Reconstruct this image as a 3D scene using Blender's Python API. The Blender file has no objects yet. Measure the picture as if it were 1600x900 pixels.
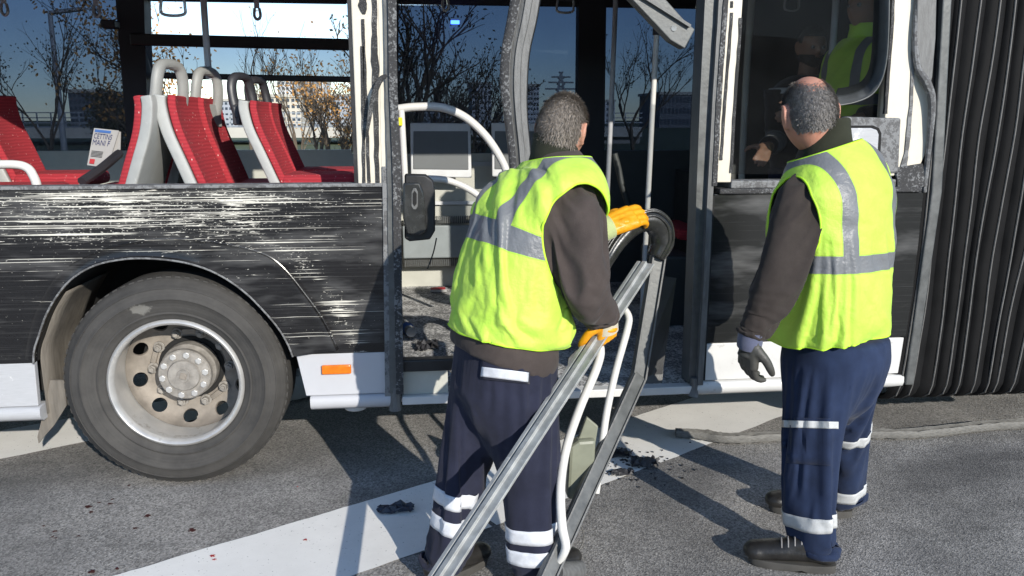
import bpy, bmesh, math, random
import numpy as np
from mathutils import Vector, Matrix, noise as mn
from mathutils.bvhtree import BVHTree
random.seed(7); np.random.seed(7)
R = math.radians
SC = bpy.context.scene
COL = SC.collection

# ------------------------------------------------------------------ camera
FPX, EYE, DIST, YAW, PIT = 1244.0, 1.62, 3.47, R(6.4), R(12.0)
cam = bpy.data.objects.new('camera', bpy.data.cameras.new('camera')); COL.objects.link(cam)
cam.data.sensor_width = 36; cam.data.lens = 36*FPX/1600
cam.data.clip_start = .05; cam.data.clip_end = 3000
cam.location = (0, -DIST, EYE); cam.rotation_euler = (R(90)-PIT, 0, -YAW)
SC.camera = cam
# ------------------------------------------------------------------ sky, sun, exposure
SUN_EL = R(22); sx, sy = .41, -.912
w = bpy.data.worlds.new('World'); SC.world = w; w.use_nodes = True
nt = w.node_tree; bg = nt.nodes['Background']
sky = nt.nodes.new('ShaderNodeTexSky'); sky.sky_type = 'NISHITA'; sky.sun_disc = False
sky.sun_elevation = SUN_EL; sky.sun_rotation = math.atan2(sx, sy); sky.air_density = .8; sky.dust_density = .05; sky.ozone_density = 1.5
nt.links.new(sky.outputs[0], bg.inputs[0]); bg.inputs[1].default_value = .15
sun = bpy.data.objects.new('sun', bpy.data.lights.new('sun', 'SUN')); COL.objects.link(sun)
sun.data.energy = 3.5; sun.data.angle = R(.5); sun.data.color = (1, .94, .84)
sun.rotation_euler = Vector((-sx*math.cos(SUN_EL), -sy*math.cos(SUN_EL), -math.sin(SUN_EL))).to_track_quat('-Z', 'Y').to_euler()
SC.view_settings.view_transform = 'Standard'; SC.view_settings.look = 'None'
SC.view_settings.gamma = 1; SC.view_settings.use_curve_mapping = False
SC.view_settings.exposure = .6

# ------------------------------------------------------------------ measuring: where a photo pixel lies on a vertical plane / on the road
CP = Vector((0, -DIST, EYE))
_f = Vector((math.sin(YAW)*math.cos(PIT), math.cos(YAW)*math.cos(PIT), -math.sin(PIT)))
_r = Vector((math.cos(YAW), -math.sin(YAW), 0)); _u = _r.cross(_f)
def ray(px, py): return _f + _r*((px-800)/FPX) - _u*((py-450)/FPX)
def P(px, py, Y=0.0):
    d = ray(px, py); return CP + d*((Y-CP.y)/d.y)
def G(px, py, Z=0.0):
    d = ray(px, py); return CP + d*((Z-CP.z)/d.z)

# ------------------------------------------------------------------ materials
class NT:
    def __init__(s, name):
        s.m = bpy.data.materials.new(name); s.m.use_nodes = True; s.t = s.m.node_tree
        s.b = s.t.nodes['Principled BSDF']; s.out = s.t.nodes['Material Output']
    def n(s, ty, **k):
        nd = s.t.nodes.new('ShaderNode'+ty)
        for a, v in k.items():
            if a.startswith('i'):
                key = a[1:]; key = int(key) if key.isdigit() else key
                s.put(nd.inputs[key], v)
            else: setattr(nd, a, v)
        return nd
    def put(s, sock, v):
        if hasattr(v, 'is_output'): s.t.links.new(v, sock)
        else:
            if isinstance(v, tuple) and len(v) == 3 and sock.type == 'RGBA': v = (*v, 1)
            sock.default_value = v
    def obj(s, scale=(1, 1, 1)):
        tc = s.n('TexCoord'); mp = s.n('Mapping', i0=tc.outputs['Object']); mp.inputs[3].default_value = scale
        return mp.outputs[0]
    def noise(s, scale, vec=None, detail=4, rough=.6, mapscale=(1, 1, 1)):
        nd = s.n('TexNoise'); nd.inputs['Scale'].default_value = scale
        nd.inputs['Detail'].default_value = detail; nd.inputs['Roughness'].default_value = rough
        s.put(nd.inputs['Vector'], vec if vec is not None else s.obj(mapscale)); return nd.outputs[0]
    def math(s, op, a, b=0.0, c=0.0):
        nd = s.n('Math', operation=op); s.put(nd.inputs[0], a); s.put(nd.inputs[1], b); s.put(nd.inputs[2], c); return nd.outputs[0]
    def ramp(s, v, lo, hi, a=0.0, b=1.0):
        nd = s.n('MapRange'); s.put(nd.inputs[0], v)
        for i, x in ((1, lo), (2, hi), (3, a), (4, b)): s.put(nd.inputs[i], x)
        return nd.outputs[0]
    def mix(s, f, a, b):
        nd = s.n('Mix', data_type='RGBA'); s.put(nd.inputs[0], f); s.put(nd.inputs[6], a); s.put(nd.inputs[7], b); return nd.outputs[2]
    def xyz(s, vec):
        nd = s.n('SeparateXYZ', i0=vec); return nd.outputs
    def bump(s, h, strength=.3, dist=.01):
        nd = s.n('Bump'); nd.inputs['Strength'].default_value = strength; nd.inputs['Distance'].default_value = dist
        s.put(nd.inputs['Height'], h); s.put(s.b.inputs['Normal'], nd.outputs[0])
    def set(s, **k):
        for a, v in k.items(): s.put(s.b.inputs[a.replace('_', ' ')], v)
        return s
def plain(name, col, rough=.5, metal=0, var=.15, vs=9, bump=0, bs=60, mapscale=(1, 1, 1), spec=.5, dirt=None):
    t = NT(name)
    n = t.noise(vs, mapscale=mapscale)
    c = t.mix(t.ramp(n, .3, .7), tuple(x*(1-var) for x in col), tuple(min(1, x*(1+var)) for x in col))
    if dirt:
        dcol, th, ds = dirt
        c = t.mix(t.ramp(t.noise(ds, detail=8, rough=.7), th, th+.12), c, dcol)
    t.set(Base_Color=c, Roughness=t.ramp(n, .3, .7, max(0, rough-.07), min(1, rough+.07)), Metallic=metal)
    t.b.inputs['Specular IOR Level'].default_value = spec
    if bump: t.bump(t.noise(bs, mapscale=mapscale), bump, .004)
    return t.m
def asphalt():
    t = NT('asphalt')
    v = t.n('TexVoronoi', iVector=t.obj(), iScale=150.0); f = t.noise(330, detail=3); big = t.noise(1.3, detail=6)
    big2 = t.noise(5, detail=5)
    g = t.math('ADD', t.math('MULTIPLY', v.outputs['Color'], .6), t.math('MULTIPLY', f, .55))
    c = t.mix(t.ramp(g, .25, .95), (.085, .083, .08), (.52, .50, .475))
    c = t.mix(t.ramp(big, .42, .62, .0, .45), c, (.06, .06, .062))
    tm = t.noise(1, t.n('Mapping', i0=t.obj(), iScale=(.55, 1.6, 1)).outputs[0], detail=7, rough=.65); c = t.mix(t.ramp(tm, .54, .66, 0, .45), c, (.045, .045, .046))
    c = t.mix(t.ramp(big2, .55, .75, 0, .25), c, (.115, .107, .098))
    sp = t.n('TexVoronoi', iVector=t.obj(), iScale=60.0)
    c = t.mix(t.ramp(sp.outputs['Distance'], .05, .1, .55, 0), c, (.3, .27, .24))
    t.set(Base_Color=c, Roughness=.82); t.b.inputs['Specular IOR Level'].default_value = .3
    t.bump(t.math('ADD', v.outputs['Distance'], t.math('MULTIPLY', f, .6)), .45, .006); return t.m
def roadpaint():
    t = NT('road_paint'); n = t.noise(3, detail=8, rough=.7); f = t.noise(90, detail=4)
    c = t.mix(t.ramp(n, .35, .7), (.78, .77, .74), (.88, .87, .84))
    c = t.mix(t.ramp(f, .66, .72), c, (.2, .19, .18))
    c = t.mix(t.ramp(t.noise(14, detail=10, rough=.75), .64, .7, 0, .55), c, (.17, .16, .15))
    t.set(Base_Color=c, Roughness=.8); t.bump(f, .18, .003); return t.m
def scratched(name, base=(.012, .012, .013), amount=1.0, xc=-1.0, band=True):
    t = NT(name); o = t.obj(); X, Y, Z = t.xyz(o)
    def streak(sx_, sz_, lo, hi, det=3):
        return t.ramp(t.noise(1, t.n('Mapping', i0=o, iScale=(sx_, 3, sz_)).outputs[0], detail=det, rough=.65), lo, hi)
    big = t.noise(1, t.n('Mapping', i0=o, iScale=(1.3, 1, 4.5)).outputs[0], detail=3)
    mid = t.noise(1, t.n('Mapping', i0=o, iScale=(6, 1, 18)).outputs[0], detail=3)
    if band:
        bz = t.math('MULTIPLY', t.ramp(Z, .95, 1.22), t.ramp(Z, 1.3, 1.345, 1, .45))
        bx = t.math('MULTIPLY', t.ramp(X, -.75, -.35, 1, .3), t.ramp(X, -1.9, -1.2, .72, 1))
        m = t.math('MULTIPLY', bz, bx)
        arch = t.math('SUBTRACT', 1.0, t.math('ABSOLUTE', t.math('SUBTRACT', 1.0, t.math('DIVIDE', t.math('SQRT', t.math('ADD', t.math('POWER', t.math('ADD', X, 1.03), 2.0), t.math('POWER', t.math('SUBTRACT', Z, .48), 2.0))), .73))))
        arch = t.math('MULTIPLY', t.ramp(arch, .86, 1.0), t.ramp(X, -1.1, -.8, .2, .75))
        m = t.math('MAXIMUM', t.math('MAXIMUM', m, arch), t.ramp(X, -.65, -.2, .22, .08))
    else: m = .22
    bias = t.math('ADD', t.math('MULTIPLY', m, .165), t.math('MULTIPLY', t.math('SUBTRACT', big, .5), .30))
    bias = t.math('ADD', bias, t.math('MULTIPLY', t.math('SUBTRACT', mid, .5), .16))
    s1 = t.math('ADD', t.noise(1, t.n('Mapping', i0=o, iScale=(1.0, 3, 190)).outputs[0], detail=2, rough=.55), bias)
    s2 = t.math('ADD', t.noise(1, t.n('Mapping', i0=o, iScale=(6, 3, 115)).outputs[0], detail=5, rough=.7), bias)
    s3 = t.math('ADD', t.noise(1, t.n('Mapping', i0=o, iScale=(70, 3, 170)).outputs[0], detail=3, rough=.6), t.math('MULTIPLY', bias, .8))
    th = .70/amount**.15
    k = t.math('MAXIMUM', t.ramp(s1, th, th+.025), t.ramp(s2, th+.01, th+.03))
    k = t.math('MAXIMUM', k, t.math('MULTIPLY', t.ramp(s3, th+.015, th+.04), .9))
    haze_ = t.math('MULTIPLY', t.ramp(t.math('ADD', s1, t.math('MULTIPLY', mid, .2)), th-.06, th+.12), .06)
    c = t.mix(haze_, base, (.42, .42, .42))
    c = t.mix(t.ramp(s3, .3, .8, 0, .008), c, (.3, .3, .3))
    sm = t.noise(1, t.n('Mapping', i0=o, iScale=(1.6, 1, 7)).outputs[0], detail=4); c = t.mix(t.math('MULTIPLY', t.ramp(sm, .50, .74), .2), c, (.5, .5, .5))
    c = t.mix(k, c, (.66, .64, .57))
    t.set(Base_Color=c, Roughness=t.ramp(k, 0, 1, .2, .8)); t.b.inputs['Specular IOR Level'].default_value = .45
    t.bump(t.math('ADD', s2, t.math('MULTIPLY', k, -.5)), .10, .003); return t.m
def frosted(name, dark=(.03, .03, .032), light=(.2, .205, .21), th=.5, scale=190, rough=.7):
    t = NT(name); f = t.noise(scale, detail=5, rough=.75); b = t.noise(9, detail=4)
    k = t.ramp(t.math('ADD', f, t.math('MULTIPLY', t.math('SUBTRACT', b, .5), .5)), th, th+.07)
    t.set(Base_Color=t.mix(k, dark, light), Roughness=rough); t.bump(f, .7, .006); return t.m
def tinted(name, tint, gloss=.05, dust=.03):
    t = NT(name); tr = t.n('BsdfTransparent'); tr.inputs[0].default_value = (*tint, 1)
    gl = t.n('BsdfGlossy'); gl.inputs['Roughness'].default_value = .02
    lw = t.n('Fresnel'); lw.inputs[0].default_value = 1.45
    mx = t.n('MixShader', i0=t.math('MULTIPLY', lw.outputs[0], gloss/.04), i1=tr.outputs[0], i2=gl.outputs[0])
    df = t.n('BsdfDiffuse'); df.inputs[0].default_value = (.5, .52, .55, 1); m2 = t.n('MixShader', i0=t.ramp(t.noise(4, detail=6), .3, .7, dust*.6, dust*1.4), i1=mx.outputs[0], i2=df.outputs[0])
    t.t.links.new(m2.outputs[0], t.out.inputs[0]); return t.m
def fabric(name, col, rough=.9, weave=500, var=.2, vs=14, fuzz=.3):
    t = NT(name); n = t.noise(vs, detail=6); wv = t.noise(weave, detail=2)
    c = t.mix(t.ramp(n, .3, .7), tuple(x*(1-var) for x in col), tuple(min(1, x*(1+var)) for x in col))
    c = t.mix(t.ramp(wv, .35, .65, 0, .25), c, tuple(x*.6 for x in col))
    t.set(Base_Color=c, Roughness=rough); t.b.inputs['Sheen Weight'].default_value = fuzz
    t.b.inputs['Specular IOR Level'].default_value = .2
    t.bump(wv, .25, .002); return t.m
def vest_mat(name, hb, us, vmin, strapw=.026):
    t = NT(name); uv = t.n('TexCoord').outputs['UV']; U, V, _ = t.xyz(uv)
    n = t.noise(7, detail=5); wv = t.noise(420, detail=2)
    base = t.mix(t.ramp(n, .3, .7), (.56, .88, .09), (.68, .94, .13))
    def band(x, c, h): return t.math('LESS_THAN', t.math('ABSOLUTE', t.math('SUBTRACT', x, c)), h)
    k = band(V, hb, .027)
    ks = t.math('MULTIPLY', band(t.math('ABSOLUTE', U), us, strapw), t.math('GREATER_THAN', V, vmin))
    k = t.math('MAXIMUM', k, ks)
    seam = t.math('MAXIMUM', band(V, hb, .031), t.math('MULTIPLY', band(t.math('ABSOLUTE', U), us, strapw+.004), t.math('GREATER_THAN', V, vmin)))
    base = t.mix(t.math('MULTIPLY', seam, .35), base, (.3, .6, .02))
    c = t.mix(k, base, t.mix(t.ramp(n, .3, .7), (.17, .18, .195), (.25, .26, .275)))
    t.set(Base_Color=c, Roughness=t.ramp(k, 0, 1, .62, .38)); t.b.inputs['Sheen Weight'].default_value = .15
    # thin cloth lets a little light through
    tl = t.n('BsdfTranslucent', i0=c); mx = t.n('MixShader', i0=.22, i1=t.b.outputs[0], i2=tl.outputs[0])
    t.t.links.new(mx.outputs[0], t.out.inputs[0])
    cr = t.math('ABSOLUTE', t.math('SUBTRACT', t.noise(11, detail=5, rough=.62), .5)); t.bump(t.math('ADD', t.math('MULTIPLY', wv, .04), t.math('ADD', t.math('MULTIPLY', cr, 1.6), t.math('MULTIPLY', t.noise(40, detail=5), .25))), .42, .016); return t.m
def red_seat():
    t = NT('red_moquette'); o = t.obj(); v = t.n('TexVoronoi', iVector=t.n('Mapping', i0=o, iScale=(1, 1, .6)).outputs[0], iScale=55.0)
    dots = t.math('MULTIPLY', t.ramp(v.outputs['Distance'], .12, .16, 1, 0), t.math('GREATER_THAN', t.xyz(v.outputs['Color'])[0], .55))
    wv = t.n('TexWave', iVector=o, iScale=18.0, bands_direction='Z'); wv.inputs['Distortion'].default_value = 2
    n = t.noise(5, detail=5)
    c = t.mix(t.ramp(wv.outputs[1], .3, .7), (.30, .018, .028), (.38, .027, .038))
    c = t.mix(t.math('MULTIPLY', dots, .8), c, (.75, .5, .45))
    c = t.mix(t.ramp(t.noise(60, detail=6), .66, .74, 0, .6), c, (.65, .55, .53))
    t.set(Base_Color=c, Roughness=.9); t.bump(t.noise(300), .3, .002); return t.m
def hair_mat(name, a, b):
    t = NT(name); n = t.noise(90, detail=4)
    t.set(Base_Color=t.mix(t.ramp(n, .35, .65), a, b), Roughness=.55); t.bump(t.noise(260, detail=3), .12, .002); return t.m
def skin_mat(name, col):
    t = NT(name); n = t.noise(22, detail=5); f = t.noise(240)
    c = t.mix(t.ramp(n, .3, .7), tuple(x*.86 for x in col), (col[0]*1.08, col[1]*.98, col[2]*.95))
    t.set(Base_Color=c, Roughness=.5); t.b.inputs['Subsurface Weight'].default_value = .12
    t.b.inputs['Subsurface Scale'].default_value = .01; t.b.inputs['Subsurface Radius'].default_value = (1, .35, .2)
    t.bump(f, .2, .002); return t.m
def tyre_mat():
    t = NT('tyre_rubber'); o = t.obj(); X, Y, Z = t.xyz(o)
    rr = t.math('SQRT', t.math('ADD', t.math('POWER', X, 2.0), t.math('POWER', Z, 2.0)))
    rings = t.noise(1, t.n('CombineXYZ', i0=t.math('MULTIPLY', rr, 130.0), i1=t.math('MULTIPLY', X, 2.0), i2=t.math('MULTIPLY', Z, 2.0)).outputs[0], detail=4)
    n = t.noise(7, detail=7, rough=.7)
    c = t.mix(t.ramp(n, .3, .72), (.036, .035, .034), (.068, .065, .061))
    c = t.mix(t.ramp(rings, .4, .65, 0, .12), c, (.10, .095, .09))
    sc = t.math('SQRT', t.math('ADD', t.math('POWER', t.math('MULTIPLY', t.math('ADD', X, .115), 1.0), 2.0), t.math('POWER', t.math('MULTIPLY', t.math('SUBTRACT', Z, .345), 2.0), 2.0)))
    c = t.mix(t.ramp(t.math('ADD', sc, t.math('MULTIPLY', t.math('SUBTRACT', t.noise(30, detail=4), .5), .09)), .035, .05, .75, 0), c, (.20, .195, .18))
    t.set(Base_Color=c, Roughness=.78); t.b.inputs['Specular IOR Level'].default_value = .35
    t.bump(t.math('ADD', rings, n), .22, .006); return t.m

MAT = dict(
 asphalt=asphalt(), paint=roadpaint(), scratch=scratched('scratched_black_paint'),
 flare=scratched('scuffed_flare_paint', amount=.8),
 black_panel=scratched('black_paint', (.014, .015, .015), .5, band=False),
 silver=plain('silver_skirt_paint', (.47, .48, .51), .42, var=.05, vs=3, dirt=((.3, .29, .28), .62, 6)),
 silver_scr=plain('silver_scraped', (.42, .43, .45), .45, var=.08, mapscale=(2, 2, 40), dirt=((.85, .85, .83), .6, 9)),
 trim_white=plain('white_sill', (.62, .62, .61), .4, var=.06, dirt=((.35, .33, .3), .6, 11)),
 cream=plain('cream_pillar_paint', (.66, .61, .51), .5, var=.05, vs=5, bump=.15, bs=30, dirt=((.55, .5, .42), .63, 24)),
 glue=frosted('black_glue', (.025, .025, .026), (.2, .2, .2), .55, 240),
 frost=frosted('shattered_black_edge', (.03, .03, .032), (.19, .195, .2), .53, 80),
 frost2=frosted('scuffed_grey_edge', (.10, .10, .102), (.2, .205, .21), .46, 45),
 alu=plain('scuffed_aluminium', (.13, .132, .132), .5, .1, var=.3, vs=14, mapscale=(6, 6, 1), bump=.3, bs=80),
 alu_clean=plain('bare_aluminium', (.36, .37, .365), .48, .25, var=.25, vs=20, bump=.15, dirt=((.7, .7, .68), .64, 30)),
 darkmetal=plain('dark_grey_channel', (.10, .105, .105), .45, .2, var=.25, vs=16, bump=.2),
 black_plastic=plain('black_plastic', (.02, .02, .021), .42, var=.3, bump=.15),
 gloss_rubber=plain('glossy_black_rubber', (.028, .029, .028), .26, var=.3, vs=20, bump=.25, bs=25, spec=.6),
 rubber=plain('bellows_rubber', (.0095, .0095, .01), .7, var=.3, vs=6, bump=.2, bs=90, spec=.12),
 seam=plain('bellows_seam', (.10, .098, .095), .6, var=.3, vs=30),
 liner=plain('fender_liner', (.15, .135, .115), .85, var=.25, vs=6, mapscale=(8, 8, 1), bump=.2),
 dark=plain('underbody_black', (.012, .012, .012), .9),
 tyre=tyre_mat(),
 rim=plain('silver_rim', (.60, .595, .58), .34, .5, var=.14, vs=8, bump=.06, dirt=((.30, .27, .23), .58, 8)),
 dish=plain('dusty_dish', (.25, .222, .19), .65, .15, var=.3, vs=10, bump=.2, dirt=((.2, .18, .15), .6, 12)),
 hub=plain('dusty_hub', (.28, .262, .238), .55, .2, var=.3, vs=25, bump=.2),
 amber=plain('amber_lens', (.72, .17, .01), .2, var=.2, vs=30),
 floor=frosted('debris_floor', (.17, .17, .17), (.62, .62, .61), .48, 60, .9),
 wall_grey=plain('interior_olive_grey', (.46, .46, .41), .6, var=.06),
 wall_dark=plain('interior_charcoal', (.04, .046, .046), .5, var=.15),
 ceiling=plain('interior_ceiling', (.22, .22, .225), .7),
 pillar_dark=plain('window_surround', (.02, .02, .025), .6, var=.15),
 heater=plain('heater_grille', (.24, .27, .28), .5, var=.08),
 board=plain('padded_board', (.13, .14, .145), .5, var=.1, vs=3),
 board_rim=plain('board_rim', (.62, .63, .64), .4, var=.08),
 white_tube=plain('white_tube', (.66, .65, .62), .35, var=.06, bump=.05, dirt=((.4, .3, .26), .66, 18)),
 grey_tube=plain('grey_tube', (.40, .41, .43), .35, var=.06),
 yellow=plain('yellow_button', (.8, .68, .02), .4),
 orange_strap=plain('orange_strap', (.7, .28, .02), .6),
 clear=plain('clear_plastic_handle', (.35, .36, .37), .2, .3),
 seat_red=red_seat(),
 seat_shell=plain('seat_shell_grey', (.36, .37, .36), .5, var=.08, vs=14, bump=.1, dirt=((.6, .6, .58), .64, 40)),
 seat_handle=plain('seat_handle_grey', (.27, .275, .265), .5, var=.08),
 seat_dark=plain('seat_dark_plastic', (.03, .03, .035), .45, var=.15),
 paper=plain('newsprint', (.36, .36, .36), .85, var=.06), ink=plain('black_ink', (.03, .03, .035), .8),  # paper grey is darkened to carry the shade on the newspaper
 ink_navy=plain('navy_ink', (.02, .03, .12), .8), ink_red=plain('red_ink', (.45, .03, .04), .8), ink_blue=plain('blue_ink', (.05, .14, .4), .8),
 glass_dark=tinted('tinted_window_glass', (.245, .28, .34), .012, .06),
 glass_door=tinted('dark_door_glass', (.215, .25, .31), .012, .06),
 glass_black=tinted('smoked_glass', (.76, .77, .77), .003, .006),
 glass_rear=tinted('very_dark_glass', (.05, .065, .08), .035),
 olive_box=plain('olive_grey_plastic', (.21, .22, .165), .45, var=.12, vs=12, bump=.1),
 fleece=fabric('brown_grey_fleece', (.062, .050, .046), weave=260, var=.18, fuzz=.08),
 fleece_olive=fabric('olive_collar', (.028, .03, .02), weave=260, fuzz=.05),
 fleece_dark=fabric('dark_brown_fleece', (.038, .031, .028), weave=260, var=.18, fuzz=.08),
 navy=fabric('navy_workwear', (.020, .0225, .042), weave=600, var=.28, vs=9, fuzz=.08),
 navy2=fabric('blue_workwear', (.018, .030, .070), weave=600, var=.28, vs=9, fuzz=.08),
 black_cloth=fabric('black_cloth', (.012, .012, .014)),
 reflect=plain('reflective_tape', (.60, .62, .66), .4, var=.1, vs=40, bump=.3, bs=50),
 reflect_dull=plain('reflective_tape_dull', (.52, .53, .53), .45, var=.1, vs=40, bump=.3, bs=50),
 boot=plain('black_boot_leather', (.018, .017, .016), .38, var=.3, vs=25, bump=.25, bs=120),
 sole=plain('boot_sole', (.06, .057, .052), .8, var=.3), lace=plain('boot_lace', (.25, .24, .24), .8),
 glove_orange=plain('orange_glove', (.78, .33, .008), .42, var=.16, vs=40, bump=.5, bs=70),
 glove_cream=fabric('cream_glove_cloth', (.55, .50, .38), weave=350, var=.12),
 glove_green=fabric('pale_green_cuff', (.42, .48, .22), weave=350, var=.12),
 glove_grey=plain('dark_grey_glove', (.055, .054, .048), .55, var=.15, vs=30, bump=.3, bs=90),
 cuff_blue=fabric('blue_glove_cuff', (.1, .11, .17), weave=350),
 skin=skin_mat('skin', (.50, .27, .19)), skin2=skin_mat('skin_red', (.52, .265, .19)), skin3=skin_mat('skin_brown', (.36, .21, .14)),
 hair1=hair_mat('brown_grey_hair', (.17, .145, .12), (.30, .265, .23)),
 hair2=hair_mat('grey_hair', (.17, .158, .148), (.33, .31, .29)), hair3=hair_mat('black_hair', (.012, .01, .009), (.03, .025, .02)),
 eye=plain('eye_white', (.28, .26, .24), .2, var=.03), lime_trim=plain('lime_binding', (.52, .9, .04), .6, var=.06),
 strip=plain('dusty_rubber_strip', (.15, .146, .135), .7, var=.4, vs=20, mapscale=(2, 12, 12), bump=.3),
 debris=plain('broken_black_plastic', (.03, .03, .034), .5, var=.4, vs=40, bump=.5, bs=60, dirt=((.3, .3, .29), .64, 60)),
 debris_blue=plain('broken_dark_blue_plastic', (.03, .036, .055), .45, var=.4, vs=40, bump=.4, bs=60),
 shard=plain('white_fragment', (.7, .7, .68), .6), stain=plain('dark_red_stain', (.05, .008, .008), .6, var=.3),
 stain_bright=plain('red_stain', (.42, .02, .025), .45), cable=plain('black_cable', (.015, .015, .015), .5),
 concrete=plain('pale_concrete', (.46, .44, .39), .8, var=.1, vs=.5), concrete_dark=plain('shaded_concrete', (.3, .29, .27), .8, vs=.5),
 bld_cream=plain('cream_facade', (.55, .5, .42), .8, var=.08, vs=.2), bld_grey=plain('grey_facade', (.34, .37, .42), .6, var=.1, vs=.2),
 bld_white=plain('white_facade', (.6, .61, .62), .8, var=.05, vs=.2), bld_dark=plain('dark_facade', (.12, .13, .15), .6, var=.1, vs=.2),
 win=plain('far_window_glass', (.05, .065, .09), .15), bark=plain('bark', (.11, .085, .06), .9, var=.3, vs=6),
 leaf_rust=plain('rust_leaves', (.46, .24, .07), .8, var=.45, vs=3), leaf_dry=plain('dry_leaves', (.26, .18, .09), .8, var=.4, vs=3),
 leaf_dark=plain('dark_leaves', (.06, .06, .03), .8, var=.4, vs=3), grass=plain('grass', (.07, .09, .035), .95, var=.3, vs=1),
 steel=plain('galvanised_steel', (.38, .4, .42), .5, .4), blue_reflection=plain('blue_reflection', (.02, .05, .5), .3),
)
t_ = NT('glowing_blue_reflection'); t_.set(Base_Color=(.0, .02, .3)); t_.b.inputs['Emission Color'].default_value = (.03, .1, 1, 1); t_.b.inputs['Emission Strength'].default_value = 6; MAT['blue_reflection'] = t_.m  # glow imitates a reflected police light, not a lamp on the bus

# ------------------------------------------------------------------ mesh helpers
class B:
    """collects shapes of one part (world coordinates)"""
    def __init__(s): s.v = []; s.f = []; s.uv = None
    def add(s, v, f):
        k = len(s.v); s.v += [Vector(p) for p in v]; s.f += [tuple(i+k for i in q) for q in f]; return s
    def box(s, a, b, rot=None, c=None):
        x0, y0, z0 = a; x1, y1, z1 = b
        v = [Vector(p) for p in ((x0,y0,z0),(x1,y0,z0),(x1,y1,z0),(x0,y1,z0),(x0,y0,z1),(x1,y0,z1),(x1,y1,z1),(x0,y1,z1))]
        if rot is not None: v = [c+rot@(p-c) for p in v]
        return s.add(v, [(0,3,2,1),(4,5,6,7),(0,1,5,4),(1,2,6,5),(2,3,7,6),(3,0,4,7)])
    def bar(s, p, q, wdt, h, up=(0, 0, 1)):
        p, q = Vector(p), Vector(q); d = (q-p).normalized(); sd = d.cross(Vector(up)).normalized(); u = sd.cross(d)
        v = [o+sd*a*wdt/2+u*b*h/2 for o in (p, q) for a, b in ((-1,-1),(1,-1),(1,1),(-1,1))]
        return s.add(v, [(0,1,2,3),(7,6,5,4),(0,4,5,1),(1,5,6,2),(2,6,7,3),(3,7,4,0)])
    def prism(s, poly, y0, y1):
        """polygon of (x,z) points extruded along y"""
        n = len(poly); v = [(x, y0, z) for x, z in poly]+[(x, y1, z) for x, z in poly]
        return s.add(v, [tuple(range(n)), tuple(range(2*n-1, n-1, -1))]+[(i, i+n, (i+1) % n+n, (i+1) % n) for i in range(n)])
    def tube(s, pts, r, seg=12, sub=6, cap=True, flat=None, smooth=True):
        pts = [Vector(p) for p in pts]; rs = r if hasattr(r, '__len__') else [r]*len(pts)
        if smooth and len(pts) > 2: pts, rs = crom(pts, rs, sub)
        v = []; ref = None; n = len(pts)
        for i, p in enumerate(pts):
            t = (pts[min(i+1, n-1)]-pts[max(i-1, 0)]).normalized()
            if ref is None:
                ref = Vector((0, 0, 1)) if abs(t.z) < .9 else Vector((1, 0, 0))
                if flat: ref = Vector(flat[0])
            ref = (ref-t*ref.dot(t)).normalized(); o = t.cross(ref); k = flat[1] if flat else 1
            v += [p+(ref*math.cos(a)*k+o*math.sin(a))*rs[i] for a in (2*math.pi*j/seg for j in range(seg))]
        f = [(i*seg+j, i*seg+(j+1) % seg, (i+1)*seg+(j+1) % seg, (i+1)*seg+j) for i in range(n-1) for j in range(seg)]
        if cap: f += [tuple(range(seg-1, -1, -1)), tuple((n-1)*seg+j for j in range(seg))]
        return s.add(v, f)
    def lathe(s, prof, c, seg=64):
        """profile of (radius, y) turned about the y axis through c"""
        n = len(prof); v = [(c[0]+r*math.cos(a), c[1]+y, c[2]+r*math.sin(a)) for a in (2*math.pi*j/seg for j in range(seg)) for r, y in prof]
        return s.add(v, [(j*n+i, j*n+i+1, ((j+1) % seg)*n+i+1, ((j+1) % seg)*n+i) for j in range(seg) for i in range(n-1)])
    def ico(s, c, r, sc=(1, 1, 1), sub=2, jit=0):
        bm = bmesh.new(); bmesh.ops.create_icosphere(bm, subdivisions=sub, radius=1)
        bm.verts.ensure_lookup_table(); c = Vector(c)
        v = [c+Vector((p.co.x*sc[0], p.co.y*sc[1], p.co.z*sc[2]))*r*(1+random.uniform(-jit, jit)) for p in bm.verts]
        f = [tuple(q.index for q in g.verts) for g in bm.faces]; bm.free(); return s.add(v, f)
    def sheet(s, grid):
        m, n = len(grid), len(grid[0])
        return s.add([p for row in grid for p in row], [(i*n+j, i*n+j+1, (i+1)*n+j+1, (i+1)*n+j) for i in range(m-1) for j in range(n-1)])
def crom(pts, rs, sub):
    P_, Q = [], []
    n = len(pts)
    for i in range(n-1):
        a, b, c, d = pts[max(i-1, 0)], pts[i], pts[i+1], pts[min(i+2, n-1)]
        for k in range(sub):
            t = k/sub
            P_.append(.5*((2*b)+(c-a)*t+(2*a-5*b+4*c-d)*t*t+(3*b-a-3*c+d)*t**3)); Q.append(rs[i]*(1-t)+rs[i+1]*t)
    P_.append(pts[-1]); Q.append(rs[-1]); return P_, Q
def base_of(o): 
    L = Vector((0, 0, 0))
    while o is not None: L = L+o.location; o = o.parent
    return L
def mk(name, b, mat, parent=None, smooth=True, bevel=0, origin=None, solid=0, angle=35, sub=0, fix=True):
    """ONE mesh object from the collected shapes"""
    off = base_of(parent) if parent else Vector((0, 0, 0)); og = Vector(origin) if origin else off
    me = bpy.data.meshes.new(name); me.from_pydata([tuple(p-og) for p in b.v], [], b.f); me.update()
    if fix:
        bm = bmesh.new(); bm.from_mesh(me); bmesh.ops.recalc_face_normals(bm, faces=bm.faces); bm.to_mesh(me); bm.free()
    return link(name, me, mat, parent, smooth, bevel, og-off, solid, angle, sub)
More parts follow.
